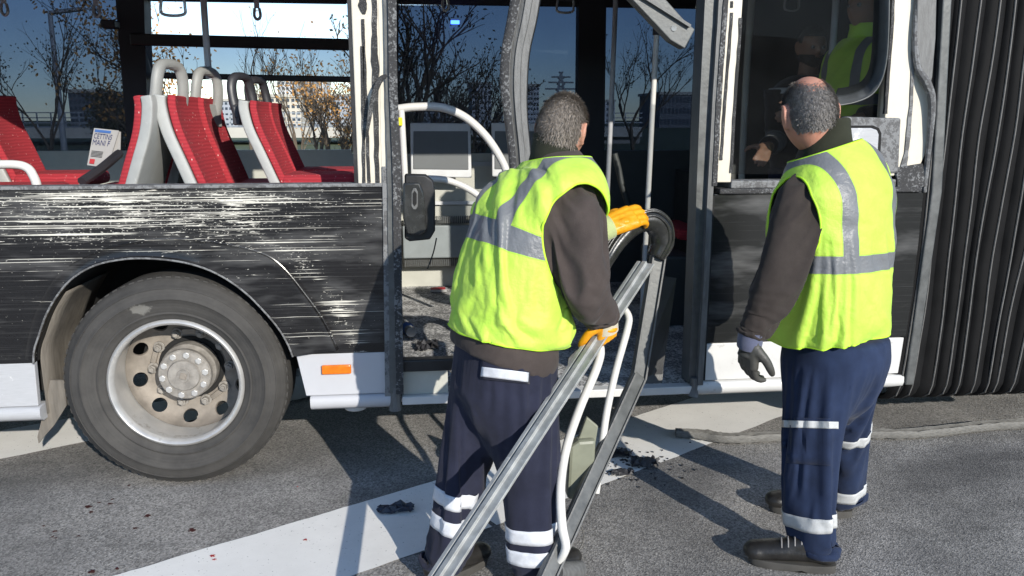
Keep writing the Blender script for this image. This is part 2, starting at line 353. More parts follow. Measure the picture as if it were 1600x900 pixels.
def link(name, me, mat, parent, smooth=True, bevel=0, loc=(0, 0, 0), solid=0, angle=35, sub=0):
    o = bpy.data.objects.new(name, me); COL.objects.link(o); o.parent = parent; o.location = loc
    if mat is not None: me.materials.append(MAT[mat] if isinstance(mat, str) else mat)
    if solid: m = o.modifiers.new('s', 'SOLIDIFY'); m.thickness = solid; m.offset = 0
    if bevel: m = o.modifiers.new('b', 'BEVEL'); m.width = bevel; m.segments = 2; m.limit_method = 'ANGLE'; m.angle_limit = R(40)
    if sub: m = o.modifiers.new('u', 'SUBSURF'); m.levels = sub; m.render_levels = sub
    if smooth:
        for p in me.polygons: p.use_smooth = True
        try: me.set_sharp_from_angle(angle=R(angle))
        except Exception: pass
    return o
def tag(o, label=None, cat=None, group=None, kind=None):
    for k, v in (('label', label), ('category', cat), ('group', group), ('kind', kind)):
        if v: o[k] = v
    return o
def empty(name, loc, label, cat, group=None):
    o = bpy.data.objects.new(name, None); COL.objects.link(o); o.location = loc; o.empty_display_size = .1
    return tag(o, label, cat, group)
def baked(b, mods):
    """evaluate modifiers on a temporary mesh and return the result"""
    me = bpy.data.meshes.new('tmp'); me.from_pydata([tuple(p) for p in b.v], [], b.f); me.update()
    bm = bmesh.new(); bm.from_mesh(me); bmesh.ops.recalc_face_normals(bm, faces=bm.faces); bm.to_mesh(me); bm.free()
    return baked_me(me, mods)
def baked_me(me, mods):
    o = bpy.data.objects.new('tmp', me); COL.objects.link(o)
    for ty, kw in mods:
        m = o.modifiers.new('m', ty)
        for k, v in kw.items(): setattr(m, k, v)
    dg = bpy.context.evaluated_depsgraph_get(); dg.update()
    r = bpy.data.meshes.new_from_object(o.evaluated_get(dg)); bpy.data.objects.remove(o); return r
def voxel(b, size, smooth=3):
    me = baked(b, [('REMESH', dict(mode='VOXEL', voxel_size=size))])
    bm = bmesh.new(); bm.from_mesh(me)
    for _ in range(smooth): bmesh.ops.smooth_vert(bm, verts=bm.verts, factor=.5, use_axis_x=True, use_axis_y=True, use_axis_z=True)
    bm.to_mesh(me); bm.free(); me.update(); return me
def displace(me, fn):
    nr = [v.normal.copy() for v in me.vertices]
    for v, n in zip(me.vertices, nr): v.co = v.co+n*fn(v.co, n)
    me.update()
def shift(me, d): me.transform(Matrix.Translation(d)); me.update(); return me
def ridge(q): return (1-abs(mn.noise(q))*2)
XZ = lambda pts, Y=0: [(p.x, p.z) for p in (P(x, y, Y) for x, y in pts)]

# ================================================================== SETTING
b = B().box((-400, -60, -.3), (400, 700, 0)); road = tag(mk('road', b, 'asphalt', smooth=False), kind='structure')
# painted chevron stripes, 4 mm above the asphalt
def stripe(p0, p1, width, x0, x1, nm):
    d = (Vector(p1)-Vector(p0)); d.z = 0; d.normalize(); nrm = Vector((d.y, -d.x, 0))
    n = 90; rows = []
    for i in range(n+1):
        s = x0+(x1-x0)*i/n; c = Vector(p0)+d*s; c.z = 0
        j0 = mn.noise(Vector((s*5, 1, 0)))*.007+mn.noise(Vector((s*25, 1, 0)))*.004; j1 = mn.noise(Vector((s*5, 9, 0)))*.007+mn.noise(Vector((s*25, 9, 0)))*.004
        rows.append([c+nrm*j0+Vector((0, 0, .004)), c+nrm*(width+j1)+Vector((0, 0, .004))])
    return tag(mk(nm, B().sheet(rows), 'paint', smooth=False), kind='structure')
pa, pb = G(180, 900), G(670, 755)
stripe(pa, pb, .50, -1.6, 1.31, 'road_marking')
pc, pd = G(1000, 655), G(1190, 600)
stripe(G(670, 755), Vector((1.2, .64, 0)), .50, .012, 3.2, 'road_marking')
stripe(G(0, 718), G(125, 693), -.42, -1.5, 5, 'road_marking')
tag(mk('grass_verge', B().box((-400, 14, -.29), (400, 700, .03)), 'grass', smooth=False), kind='structure')

# ================================================================== BUS
bus = empty('articulated_bus', (0, 0, 0), 'wrecked black and silver articulated bus with torn off door and broken windows', 'bus')
def part(name, b, mat, **k): return mk(name, b, mat, k.pop('parent', bus), **k)
px = lambda x, y=400, Y=0: P(x, y, Y).x
ARCH = [(62,660),(60,638),(53,560),(62,523),(78,482),(107,441),(144,416),(185,405),(230,402),(288,408),(337,424),(382,453),(419,490),(444,523),(460,560),(473,613),(479,650)]
arch = XZ(ARCH)
arch_s, _ = crom([Vector((x, 0, z)) for x, z in arch], [1]*len(arch), 5); arch_s = [(p.x, p.z) for p in arch_s]
SILL, SKT, BOT, LOW = 1.335, .598, .405, .335
XJ = px(606)                                   # where the panel meets the door jamb
def cut(pts, z0, z1): return [q for q in pts if z0 < q[1] < z1]
def at_z(pts, z, left):
    seq = pts if left else pts[::-1]
    for a, c in zip(seq, seq[1:]):
        if (a[1]-z)*(c[1]-z) <= 0 and a[1] != c[1]:
            k = (z-a[1])/(c[1]-a[1]); return (a[0]+k*(c[0]-a[0]), z)
    return seq[0]
aL, aR = at_z(arch_s, SKT, True), at_z(arch_s, SKT, False)
mid = [q for q in arch_s if q[1] > SKT]
part('side_panel', B().prism([(-5.5, SKT), aL]+mid+[aR, (XJ, SKT), (XJ, SILL), (-5.5, SILL)], 0, .03), 'scratch', smooth=False, bevel=.003)
# wheel arch flare standing proud of the panel
outer = XZ([(40,560),(47,520),(62,475),(95,425),(150,393),(200,378),(250,372),(320,374),(400,390),(440,412),(480,460),(508,500),(530,545)])
outer_s, _ = crom([Vector((x, 0, z)) for x, z in outer], [1]*len(outer), 5)
N_ = 60
def resamp(pts, n):
    pts = [Vector((x, 0, z)) for x, z in pts]; L = [0]
    for a, c in zip(pts, pts[1:]): L.append(L[-1]+(c-a).length)
    out = []
    for i in range(n):
        s = L[-1]*i/(n-1); k = max(j for j in range(len(L)) if L[j] <= s+1e-9); k = min(k, len(pts)-2)
        out.append(pts[k].lerp(pts[k+1], (s-L[k])/max(1e-9, L[k+1]-L[k])))
    return out
ia, oa = resamp([aL]+mid+[aR], N_), resamp([(p.x, p.z) for p in outer_s], N_)
g = [[p+Vector((0, .02, 0)) for p in ia], [p+Vector((0, -.022, 0)) for p in ia], [p.lerp(q, .12)+Vector((0, -.028, 0)) for p, q in zip(ia, oa)],
     [p.lerp(q, .5)+Vector((0, -.02, 0)) for p, q in zip(ia, oa)], [p.lerp(q, .8)+Vector((0, -.022, 0)) for p, q in zip(ia, oa)], [p.lerp(q, .95)+Vector((0, -.03, 0)) for p, q in zip(ia, oa)], [p.lerp(q, 1)+Vector((0, .004, 0)) for p, q in zip(ia, oa)]]
for row in g:
    for i, p in enumerate(row): p.y = p.y*min(1, .35+.65*max(0, (i-10)/18)) if p.y < 0 else p.y
part('wheel_arch_flare', B().sheet(g), 'flare', angle=30)
part('arch_lip', B().tube([p+Vector((.002, -.010-.018*min(1, i/28), 0)) for i, p in enumerate(ia)], .0042, 8, smooth=False), 'frost2')
part('flare_ridge', B().tube([q+Vector((0, -.026, 0)) for q in oa[26:-1]], .004, 8, smooth=False), 'scratch')
# skirts and rounded bottom rail
lowL = [q for q in arch_s if q[1] <= SKT and q[0] < -1.3]; lowR = [q for q in arch_s if q[1] <= SKT and q[0] > -1]
sL = at_z(arch_s, BOT, True)
part('skirt', B().prism([(-5.5, BOT), sL, aL, (-5.5, SKT)], .001, .03), 'silver_scr', smooth=False, bevel=.003)
sR = at_z(arch_s, BOT+.0, False)
part('skirt', B().prism([(sR[0]+.012, BOT), (XJ-.003, BOT), (XJ-.003, SKT), (aR[0]+.012, SKT)], .001, .03), 'silver', smooth=False, bevel=.003)
def rail(x0, x1, mat='silver', z0=LOW, z1=BOT-.004, y0=-.012):
    pr = [(y0+.012, z1), (y0, z1-.008), (y0-.003, (z0+z1)/2), (y0+.004, z0+.015), (y0+.025, z0), (y0+.09, z0), (y0+.09, z1)]
    v = [(x, y, z) for x in (x0, x1) for y, z in pr]; n = len(pr)
    return part('bottom_rail', B().add(v, [(i, (i+1) % n, n+(i+1) % n, n+i) for i in range(n)]+[tuple(range(n)), tuple(range(2*n-1, n-1, -1))]), mat, angle=60)
rail(-5.5, sL[0]+.01, 'silver_scr'); rail(sR[0]+.03, px(612, 620), 'silver')
part('marker_lamp', B().box((px(503, 575), -.016, .506), (px(549, 575), .0, .548)), 'amber', bevel=.005)
part('jack_pad', B().lathe([(0, 0), (.05, 0), (.05, .03), (0, .03)], (0, 0, 0), 20), 'trim_white') if 0 else part('jack_pad', B().tube([(px(555, 640, .12), .15, .335), (px(555, 640, .12), .15, .285)], .05, 20), 'trim_white')
# sill cap along the window line, with broken glass dust
part('window_sill', B().box((-5.5, -.01, SILL), (XJ+.01, .07, SILL+.016)), 'frost2', smooth=False, bevel=.004)
# wheel arch inside
lin = [p for p in ia]
part('wheel_housing', B().sheet([[p*1+Vector((0, .03, 0)) for p in lin], [p+Vector((0, .75, 0)) for p in lin]]), 'dark')
part('housing_back', B().box((-2.0, .75, .3), (-.35, .77, 1.2)), 'dark')
fl = [p for p in ia if p.x < -1.5 and p.z < P(112, 450).z] 
fl = [Vector((aL[0]-.0, 0, .36)), Vector((aL[0]-.0, 0, .5))]+fl
part('mudguard_liner', B().sheet([[p+Vector((.012, .035+.12*k, -.004)) for p in fl] for k in range(5)]), 'liner', solid=.004)
part('mudguard_flap', B().prism(XZ([(50,690),(62,640),(70,600),(92,600),(96,640),(76,672),(60,690),(52,700)]), .05, .062), 'liner', smooth=False)
part('underbody', B().box((-5.5, .35, .36), (-1.75, 2.5, .5)), 'dark'); part('underbody', B().box((-.4, .12, .3), (5, 2.5, .345)), 'dark')
part('underbody', B().box((-.45, .8, .345), (-.18, 2.5, .9)), 'dark')

# ---- wheel
WC = Vector((-1.095, .015, .481))
wheel = part('wheel', B().lathe([(.286, .03), (.292, -.005), (.302, -.014), (.318, -.019), (.320, -.024), (.326, -.024), (.328, -.021), (.36, -.033), (.385, -.0365), (.387, -.040), (.391, -.040), (.393, -.037), (.41, -.035), (.43, -.028), (.432, -.031), (.437, -.028), (.439, -.022), (.452, -.012), (.463, .002), (.467, .006), (.474, .02), (.479, .045), (.48, .14), (.479, .24), (.462, .28), (.38, .3), (.29, .26)], WC, 96), 'tyre', origin=WC, angle=60)
b = B()
for k in range(76):
    a = 2*math.pi*k/76; c = WC+Vector((math.cos(a)*.4665, .03, math.sin(a)*.4665)); rot = Matrix.Rotation(-a, 3, 'Y')
    b.box(c+Vector((-.011, -.014, -.012)), c+Vector((.011, .03, .0125)), rot, c)
mk('tread_block', b, 'tyre', wheel, smooth=False, bevel=.003)['kind'] = 'stuff'
mk('rim', B().lathe([(.264, .014), (.268, -.010), (.279, -.018), (.289, -.012), (.293, .0), (.293, .02), (.286, .03), (.284, .012), (.282, .02), (.280, .05), (.279, .085), (.278, .15), (.277, .22)], WC, 96), 'rim', wheel, angle=60)
WD = WC+Vector((0, .085, 0))
# dish with ten hand holes (boolean cut)
dm = baked(B().lathe([(.274, .09), (.268, .115), (.252, .142), (.222, .162), (.19, .168), (.11, .166), (.02, .166), (.02, .178), (.11, .178), (.19, .18), (.226, .174), (.26, .152), (.277, .12), (.28, .10), (.274, .09)], WD, 96), [])
co = B()
for k in range(10):
    a = 2*math.pi*(k+.35)/10; c = WD+Vector((math.cos(a)*.240, .15, math.sin(a)*.240)); ax = Vector((math.cos(a)*.55, 1, math.sin(a)*.55)).normalized()
    co.tube([c-ax*.05, c+ax*.06], (.034), 24, smooth=False)
cutm = bpy.data.meshes.new('tmp'); cutm.from_pydata([tuple(p) for p in co.v], [], co.f); cuto = bpy.data.objects.new('tmp', cutm); COL.objects.link(cuto)
dm = baked_me(dm, [('BOOLEAN', dict(operation='DIFFERENCE', object=cuto, solver='EXACT'))]); bpy.data.objects.remove(cuto)
link('wheel_disc', shift(dm, -WC), 'dish', wheel, angle=30)
mk('brake_drum', B().lathe([(.0, .24), (.235, .24), (.235, .2), (.0, .2)], WD, 48), 'dark', wheel)
mk('hub', B().lathe([(.0, .012), (.028, .012), (.03, .016), (.068, .018), (.074, .030), (.112, .034), (.117, .040), (.117, .062), (.108, .066), (.112, .085), (.125, .10), (.128, .168)], WD, 64), 'hub', wheel, angle=30)
mk('hub_dark_ring', B().lathe([(.128, .150), (.128, .1635), (.148, .1635), (.150, .160)], WD, 64), 'dark', wheel)  # flat dark ring laid on the disc around the hub
mk('hub_emblem', B().box(WD+Vector((-.014, .006, -.014)), WD+Vector((.014, .013, .014)), Matrix.Rotation(R(20), 3, 'Y'), WD+Vector((0, .01, 0))), 'dish', wheel, bevel=.002)
for k in range(10):
    a = 2*math.pi*(k+.2)/10; c = WD+Vector((math.cos(a)*.095, .034, math.sin(a)*.095))
    mk('hub_bolt', B().tube([c, c+Vector((0, -.013, 0))], .0155, 6, smooth=False), 'rim', wheel, smooth=False, bevel=.002)
for k in range(10):
    a = 2*math.pi*(k+.0)/10; c = WD+Vector((math.cos(a)*.172, .165, math.sin(a)*.172))
    mk('lug_nut', B().tube([c, c+Vector((0, -.012, 0))], .026, 16, smooth=False).tube([c, c+Vector((0, -.036, 0))], .0185, 6, smooth=False).tube([c, c+Vector((0, -.046, 0))], .011, 8, smooth=False), 'hub', wheel, smooth=False, bevel=.0015)
for k in range(5):
    a = 2*math.pi*(k*2+.5)/10; c = WD+Vector((math.cos(a)*.172, .155, math.sin(a)*.172)); b = B().box(c+Vector((-.012, -.004, -.03)), c+Vector((.012, .012, .03)), Matrix.Rotation(-a, 3, 'Y'), c)
    mk('nut_retainer', b, 'dish', wheel, smooth=False, bevel=.003)

# ---- pillar left of the door: cream, with black glue lines and shattered edge
def strip_poly(pts, w0, jit, Y0, Y1, name, mat, seed=0, n=26):
    """a strip with ragged edges along pixels (centre line) in the pillar plane"""
    c = [P(x, y) for x, y in pts]; c, ws = crom(c, w0 if hasattr(w0, '__len__') else [w0]*len(c), max(4, n//(len(c)-1)))
    L, Rr = [], []
    for i, (p, ww) in enumerate(zip(c, ws)):
        L.append((p.x-ww/2*(1+jit*mn.noise(Vector((p.z*14, seed, 1)))+jit*.6*mn.noise(Vector((p.z*60, seed, 4)))), p.z)); Rr.append((p.x+ww/2*(1+jit*mn.noise(Vector((p.z*14, seed, 7)))+jit*.6*mn.noise(Vector((p.z*60, seed, 9)))), p.z))
    m = len(L); v = [(x, y, z) for y in (Y0, Y1) for S in (L, Rr) for x, z in S]
    f = [(i, m+i, m+i+1, i+1) for i in range(m-1)]+[(2*m+i, 2*m+i+1, 3*m+i+1, 3*m+i) for i in range(m-1)]
    f += [(i, i+1, 2*m+i+1, 2*m+i) for i in range(m-1)]+[(m+i, 3*m+i, 3*m+i+1, m+i+1) for i in range(m-1)]+[(0, 2*m, 3*m, m), (m-1, 2*m-1, 4*m-1, 3*m-1)]
    return part(name, B().add(v, f), mat, smooth=False)
XW = px(556, 200)
part('door_pillar', B().box((XW, .0, SILL), (px(607, 200), .09, 2.7)), 'cream', smooth=False, bevel=.006)
part('pillar_edge', B().box((XW-.016, .01, SILL+.016), (XW, .11, 2.7)), 'black_plastic', smooth=False)
for i, (pts, ww) in enumerate([([(566,72),(567,150),(568,205),(569,290)], .013), ([(567,30),(570,110),(573,190),(577,285)], .013), ([(567,-5),(567,10),(569,22)], [.03, .034, .012]),
                               ([(586,-5),(585,45),(586,95),(588,190),(590,285)], [.02, .02, .03, .02, .018])]):
    strip_poly(pts, ww, .5, -.006, .004, 'glue_strip', 'glue', i)
strip_poly([(596,-5),(598,140),(601,288)], .022, .3, -.003, .004, 'pillar_strip', 'cream', 12)
strip_poly([(607,-5),(610,140),(613,300),(615,480),(616,612)], .04, .12, -.02, .07, 'door_jamb', 'darkmetal', 21)
strip_poly([(613,-5),(615,140),(620,260),(622,420),(624,540),(625,612)], .034, .2, -.034, -.018, 'jamb_seal', 'frost', 22)
strip_poly([(603,260),(605,420),(607,620)], .03, .1, -.012, .03, 'jamb_cover', 'frost2', 23)
part('torn_seal', B().tube([P(604,118,-.03), P(594,125,-.05), P(584,150,-.06), P(577,185,-.05), P(573,215,-.03)], [.006, .012, .012, .009, .004], 8, flat=((0, 1, 0), .35)), 'glue')
part('jamb_foot', B().tube([P(616,560,.0), P(617,600,-.0), P(618,640,.0)], [.018, .02, .03], 10), 'alu')
# sill of the doorway
XD0, XD1 = px(628, 610), px(1086, 610)
part('door_step', B().box((XD0, -.012, .348), (XD1, .05, .386)), 'trim_white', smooth=False, bevel=.004)
part('door_kick_plate', B().box((XD0, .02, .388), (px(700, 600), .04, .50)), 'wall_grey', smooth=False)
part('door_threshold', B().box((XD0-.02, .0, .50), (px(710, 600), .06, .555)), 'black_plastic', smooth=False, bevel=.006)
part('floor', B().box((-.2, .055, .34), (4.4, 2.5, .384)), 'floor', smooth=False)
part('raised_floor', B().box((-5.5, .1, 1.07), (-.2, 2.5, 1.1)), 'wall_dark', smooth=False)
part('floor_riser', B().box((-.21, .1, .34), (-.17, 2.5, 1.33)), 'wall_dark', smooth=False)
# debris on the floor inside handled below
# door control bracket on the jamb
cb = P(655, 325, -.02)
bk = part('control_bracket', B().prism(XZ([(632,272),(665,273),(677,282),(680,300),(680,360),(672,374),(640,377),(632,372)], .0), -.01, .05), 'black_plastic', bevel=.008)
mk('release_plate', B().prism(XZ([(630,285),(656,284),(662,300),(667,360),(655,366),(636,364),(630,340)], -.02), -.055, -.012), 'gloss_rubber', bk, bevel=.008)
mk('slot', B().prism(XZ([(643,300),(646,294),(650,294),(653,300),(653,322),(650,327),(646,327),(643,322)], -.055), -.058, -.054), 'alu', bk, smooth=False, bevel=.001)
mk('slot_hole', B().prism(XZ([(645,302),(648,298),(651,302),(651,318),(648,322),(645,318)], -.055), -.061, -.057), 'dark', bk, smooth=False)
mk('wire', B().tube([P(682,372,0), P(677,395,.01), P(668,420,0)], .003, 6), 'cable', bk)

# ---- right of the doorway
strip_poly([(1112,-5),(1104,150),(1098,300),(1092,450),(1085,600)], .05, .04, .01, .12, 'door_jamb', 'darkmetal', 31)
strip_poly([(1126,-5),(1116,150),(1108,300),(1101,450),(1092,600)], .026, .15, -.018, .02, 'jamb_seal', 'alu', 32)
strip_poly([(1132,-5),(1121,150),(1114,290)], .022, .3, -.024, .0, 'jamb_edge', 'frost', 33)
part('jamb_foot', B().tube([P(1085,590,.0), P(1084,606,-.0), P(1082,618,.0)], [.018, .02, .03], 10), 'alu')
XR0, XR1 = px(1108, 450), px(1428, 450)
part('door_pillar', B().prism(XZ([(1133,-20),(1162,-20),(1142,285),(1114,285)]), 0, .09), 'cream', smooth=False, bevel=.004)
strip_poly([(1143,20),(1138,90),(1133,150),(1128,225),(1126,250)], .012, .5, -.005, .004, 'glue_strip', 'glue', 41)
strip_poly([(1157,28),(1154,80),(1148,160),(1142,270)], .012, .5, -.005, .004, 'glue_strip', 'glue', 42)
strip_poly([(1143,2),(1143,12)], .012, .5, -.005, .004, 'glue_strip', 'glue', 43)
ZS = P(1250, 283).z
part('window_sill', B().box((XR0+.02, -.015, ZS-.055), (XR1-.02, .07, ZS-.03)), 'frost', smooth=False, bevel=.006)
part('window_ledge', B().box((px(1142, 280), -.006, ZS-.03), (px(1400, 280), .09, ZS+.005)), 'frost2', smooth=False, bevel=.006)
part('side_panel', B().box((XR0, .0, .592), (XR1, .03, ZS-.055)), 'black_panel', smooth=False, bevel=.004)
part('skirt', B().box((XR0+.0, .002, .408), (XR1-.003, .03, .588)), 'trim_white', smooth=False, bevel=.003)
rail(px(1088, 610), px(1408, 610), 'trim_white')
part('panel_seam', B().box((px(1099, 560), -.004, .41), (px(1103, 560), .02, 1.28)), 'dark', smooth=False)
# right cream pillar with torn outline
part('window_pillar', B().prism(XZ([(1398,-20),(1442,-20),(1436,20),(1432,70),(1436,110),(1446,135),(1453,160),(1452,200),(1447,240),(1436,262),(1412,268),(1396,275),(1380,275),(1383,180)]), 0, .07), 'cream', smooth=False, bevel=.005)
strip_poly([(1394,-5),(1392,40),(1389,80),(1385,130),(1382,178)], .014, .35, -.012, .004, 'glue_strip', 'glue', 51)
strip_poly([(1426,60),(1424,140),(1419,205),(1415,240),(1408,280)], [.012, .014, .02, .018, .05], .5, -.006, .004, 'glue_strip', 'frost2', 52)
part('torn_edge', B().tube([P(1434,-20,-.01), P(1430,60,-.02), P(1434,105,-.02), P(1448,130,-.03), P(1456,160,-.03), P(1453,215,-.02), P(1448,260,-.01), P(1444,300,0)], [.012, .012, .014, .02, .018, .012, .012, .01], 8), 'frost2')
part('torn_flap', B().prism(XZ([(1432,-20),(1462,-20),(1460,60),(1455,120),(1450,140),(1442,120),(1435,100),(1430,60)], -.02), -.03, -.01), 'alu', smooth=False, bevel=.004)
part('corner_patch', B().prism(XZ([(1398,262),(1440,255),(1446,292),(1400,294)]), -.012, .004), 'frost', smooth=False, bevel=.004)
part('bellows_frame', B().prism(XZ([(1470,-20),(1484,-20),(1468,300),(1424,600),(1411,600),(1452,300)]), -.02, .06), 'darkmetal', smooth=False, bevel=.006)
# vent box below the window at right
vb = part('hatch_box', B().prism(XZ([(1318,182),(1385,184),(1406,184),(1402,270),(1318,275)]), -.014, .03), 'frost2', smooth=False, bevel=.01)
mk('hatch_door', B().prism(XZ([(1318,200),(1360,200),(1369,203),(1372,210),(1369,262),(1318,262)], -.014), -.022, -.012), 'silver_scr', vb, smooth=False, bevel=.006)
mk('hatch_seal', B().prism(XZ([(1316,196),(1364,196),(1373,200),(1377,208),(1374,266),(1316,266)], -.014), -.0165, -.013), 'dark', vb, smooth=False, bevel=.001)
# bent window corner panel
cp = [P(x, y, -.02) for x, y in ((1390,-30),(1389,40),(1386,90),(1378,125),(1362,148),(1335,160),(1306,165))]
cp, _ = crom(cp, [1]*len(cp), 5); c0 = P(1330, 60, .1)
g = [[p for p in cp], [p+Vector((0, .03, 0)) for p in cp], [p.lerp(Vector((c0.x+.06, p.y, max(p.z, c0.z-.06))), .32)+Vector((0, .10, 0)) for p in cp]]
part('bent_corner_panel', B().sheet(g), 'darkmetal', solid=.006)
part('rear_window', B().prism(XZ([(1162,-20),(1394,-20),(1382,272),(1142,272)], .04), .04, .046), 'glass_black', smooth=False)

# ---- bellows
def bellows():
    folds, wd = 14, .079; zs = np.linspace(2.7, .335, 34); prof = [(0.0, z) for z in zs]+[(.02, .29), (.06, .255), (.12, .235), (.2, .23)]
    cols, seams = [], []
    for k in range(folds*8+1):
        fr = (k/8) % 1; y = -(.022+.010*mn.noise(Vector((k//8*1.7, 5, 5))))*abs(math.sin(math.pi*fr))**.55
        c = []
        for yy, z in prof:
            x = px(1427, 450)-.03+(k/8+.28*mn.noise(Vector((k/8*.9, 7, 1))))*wd+.014*mn.noise(Vector((k/8*.6, z*1.6, 9)))-.06*max(0, (1.0-z))**1.6+.012*math.sin(z*3+k*.05)*(k/30)+.006*mn.noise(Vector((k//8, z*3, 2)))
            s = 1 if yy < .03 else max(.2, 1-yy*4)
            c.append(Vector((x, .02+yy+y*s, z)))
        cols.append(c)
        if k % 8 == 4: seams.append(c)
    be = part('bellows', B().sheet(cols), 'rubber')
    for c in seams: mk('fold_seam', B().tube([p+Vector((0, -.003, 0)) for p in c[::2]], .0048, 6, sub=2), 'seam', be)
bellows()
part('rear_panel', B().box((3.45, 0, .335), (5.5, .03, 2.7)), 'black_panel', smooth=False)

# ---- shell: roof, header, far wall
part('roof', B().box((-5.5, 0, 2.7), (5.5, 2.55, 2.9)), 'dark', smooth=False)
part('ceiling', B().box((-5.5, .1, 2.5), (5.5, 2.5, 2.52)), 'ceiling', smooth=False)
part('window_header', B().box((-5.5, 0, 2.27), (XW-.001, .1, 2.7)), 'black_plastic', smooth=False)
part('window_header', B().box((XW, .1, 2.3), (3.4, .2, 2.7)), 'black_plastic', smooth=False)
FY = 2.45
def fw(name, pxs, mat, y0=0, y1=.06, **k): return part(name, B().prism(XZ(pxs, FY+y0), FY+y0, FY+y1), mat, smooth=False, **k)
FX = lambda x, y=200: P(x, y, FY).x
ZB = P(300, 235, FY).z; ZT = P(800, 12, FY).z
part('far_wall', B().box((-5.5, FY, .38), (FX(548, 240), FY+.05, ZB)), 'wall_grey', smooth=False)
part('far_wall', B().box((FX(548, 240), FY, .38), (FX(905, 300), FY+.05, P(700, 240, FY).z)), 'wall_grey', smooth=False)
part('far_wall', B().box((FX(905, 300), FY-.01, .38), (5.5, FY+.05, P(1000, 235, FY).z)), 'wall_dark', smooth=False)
part('far_header', B().box((-5.5, FY, 2.41), (5.5, FY+.05, 2.7)), 'pillar_dark', smooth=False)
part('far_header', B().box((FX(225), FY, 2.405), (FX(548), FY+.05, 2.41)), 'pillar_dark', smooth=False)
fw('far_pillar', [(178,-30),(224,-30),(232,240),(200,240)], 'pillar_dark', -.12, .02)
fw('far_pillar', [(548,-30),(622,-30),(622,240),(553,240)], 'pillar_dark', -.05, .06)
fw('far_pillar', [(905,-30),(948,-30),(942,380),(902,240)], 'pillar_dark', -.05, .06)
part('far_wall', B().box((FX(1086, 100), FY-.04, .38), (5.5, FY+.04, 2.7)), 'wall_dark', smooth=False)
part('far_window', B().box((-5.5, FY+.02, ZB), (FX(215, 100), FY+.026, 2.41)), 'glass_dark', smooth=False)
fw('far_window', [(618,8),(910,8),(905,245),(618,245)], 'glass_door', .02, .026)
fw('far_window', [(945,10),(1090,10),(1084,240),(942,240)], 'glass_door', .02, .026)
# opened hopper window: tilted frame with tinted strip
hz0, hz1 = P(300, 66, FY).z, P(300, 116, FY).z
hx0, hx1 = FX(232, 90), FX(549, 90)
hop = part('hopper_window', B().bar((hx0-.05, FY-.16, hz0), (hx1, FY-.16, hz0-.02), .06, .075).bar((hx0+.02, FY, hz1-.01), (hx1, FY, hz1-.03), .05, .04), 'black_plastic', smooth=False, bevel=.008)
mk('hopper_glass', B().add([(hx0+.02, FY-.14, hz0-.03), (hx1, FY-.14, hz0-.05), (hx1, FY, hz1-.01), (hx0+.02, FY, hz1)], [(0, 1, 2, 3)]), 'glass_dark', hop, smooth=False)
# lower panel of far wall: heater grilles and ledges (inside the doorway)
hw = part('heater_cover', B().box((-.15, FY-.14, .62), (1.1, FY-.001, .86)), 'heater', smooth=False, bevel=.01)
b = B()
for k in range(90): b.box((-.14+k*.0136, FY-.135, .875), (-.132+k*.0136, FY-.09, .925)).box((-.14+k*.0136, FY-.135, .56), (-.132+k*.0136, FY-.09, .61))
gr = mk('heater_grille', b, 'darkmetal', hw, smooth=False); gr['kind'] = 'stuff'
part('wall_ledge', B().box((-.16, FY-.03, 1.0), (1.1, FY-.001, 1.025)), 'board_rim', smooth=False)
part('wall_rail', B().box((-.16, FY-.03, 1.28), (1.1, FY-.001, 1.31)), 'grey_tube', smooth=False)
for x0, x1 in ((641, 737), (768, 866)):
    q = XZ([(x0,192),(x1-2,193),(x1,278),(x0+1,276)], 2.2)
    bd = part('leaning_board', B().prism(q, 2.2, 2.23), 'board_rim', smooth=False, bevel=.008)
    q = XZ([(x0+5,205),(x1-6,205),(x1-5,265),(x0+5,264)], 2.2)
    mk('board_pad', B().prism(q, 2.192, 2.199), 'board', bd, smooth=False, bevel=.003)
# inner partition and equipment at the dark right side
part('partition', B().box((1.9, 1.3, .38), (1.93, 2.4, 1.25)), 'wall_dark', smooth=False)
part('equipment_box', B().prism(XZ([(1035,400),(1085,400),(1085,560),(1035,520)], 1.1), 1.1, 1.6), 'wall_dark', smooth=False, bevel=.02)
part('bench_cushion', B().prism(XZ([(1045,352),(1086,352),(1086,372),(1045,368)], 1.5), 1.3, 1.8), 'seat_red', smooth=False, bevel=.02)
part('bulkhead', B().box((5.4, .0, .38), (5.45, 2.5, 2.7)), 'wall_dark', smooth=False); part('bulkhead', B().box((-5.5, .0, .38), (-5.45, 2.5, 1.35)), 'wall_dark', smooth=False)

# ---- handrails and poles
def rail_tube(name, pts, r, mat, Y): return part(name, B().tube([P(x, y, Y) for x, y in pts], r, 14), mat)
rail_tube('grab_rail', [(622,170),(650,167),(690,168),(725,182),(755,208),(778,240),(792,272),(800,330)], .021, 'white_tube', .75)
rail_tube('grab_rail', [(668,279),(700,282),(735,297),(765,322),(790,360),(800,420)], .018, 'white_tube', .8)
rail_tube('grab_rail', [(627,172),(630,225),(634,300)], .016, 'white_tube', .6)
pp = rail_tube('stanchion', [(1029,-60),(1026,50),(1019,180),(1012,320),(1006,430),(1000,560)], .0155, 'white_tube', 1.15)
mk('pole_joint', B().tube([P(1027,30,1.15), P(1026,55,1.15)], .024, 14).tube([P(1024,48,1.15), P(1038,50,1.13)], .016, 10), 'seat_dark', pp)
rail_tube('stanchion', [(964,-60),(960,50),(954,190),(948,330),(944,460)], .016, 'grey_tube', 1.7)
rail_tube('stanchion', [(960,240),(966,262),(972,290),(985,330)], .022, 'wall_dark', 2.0)
rail_tube('stanchion', [(314,-60),(318,0),(322,60),(327,124)], .017, 'grey_tube', 1.0)
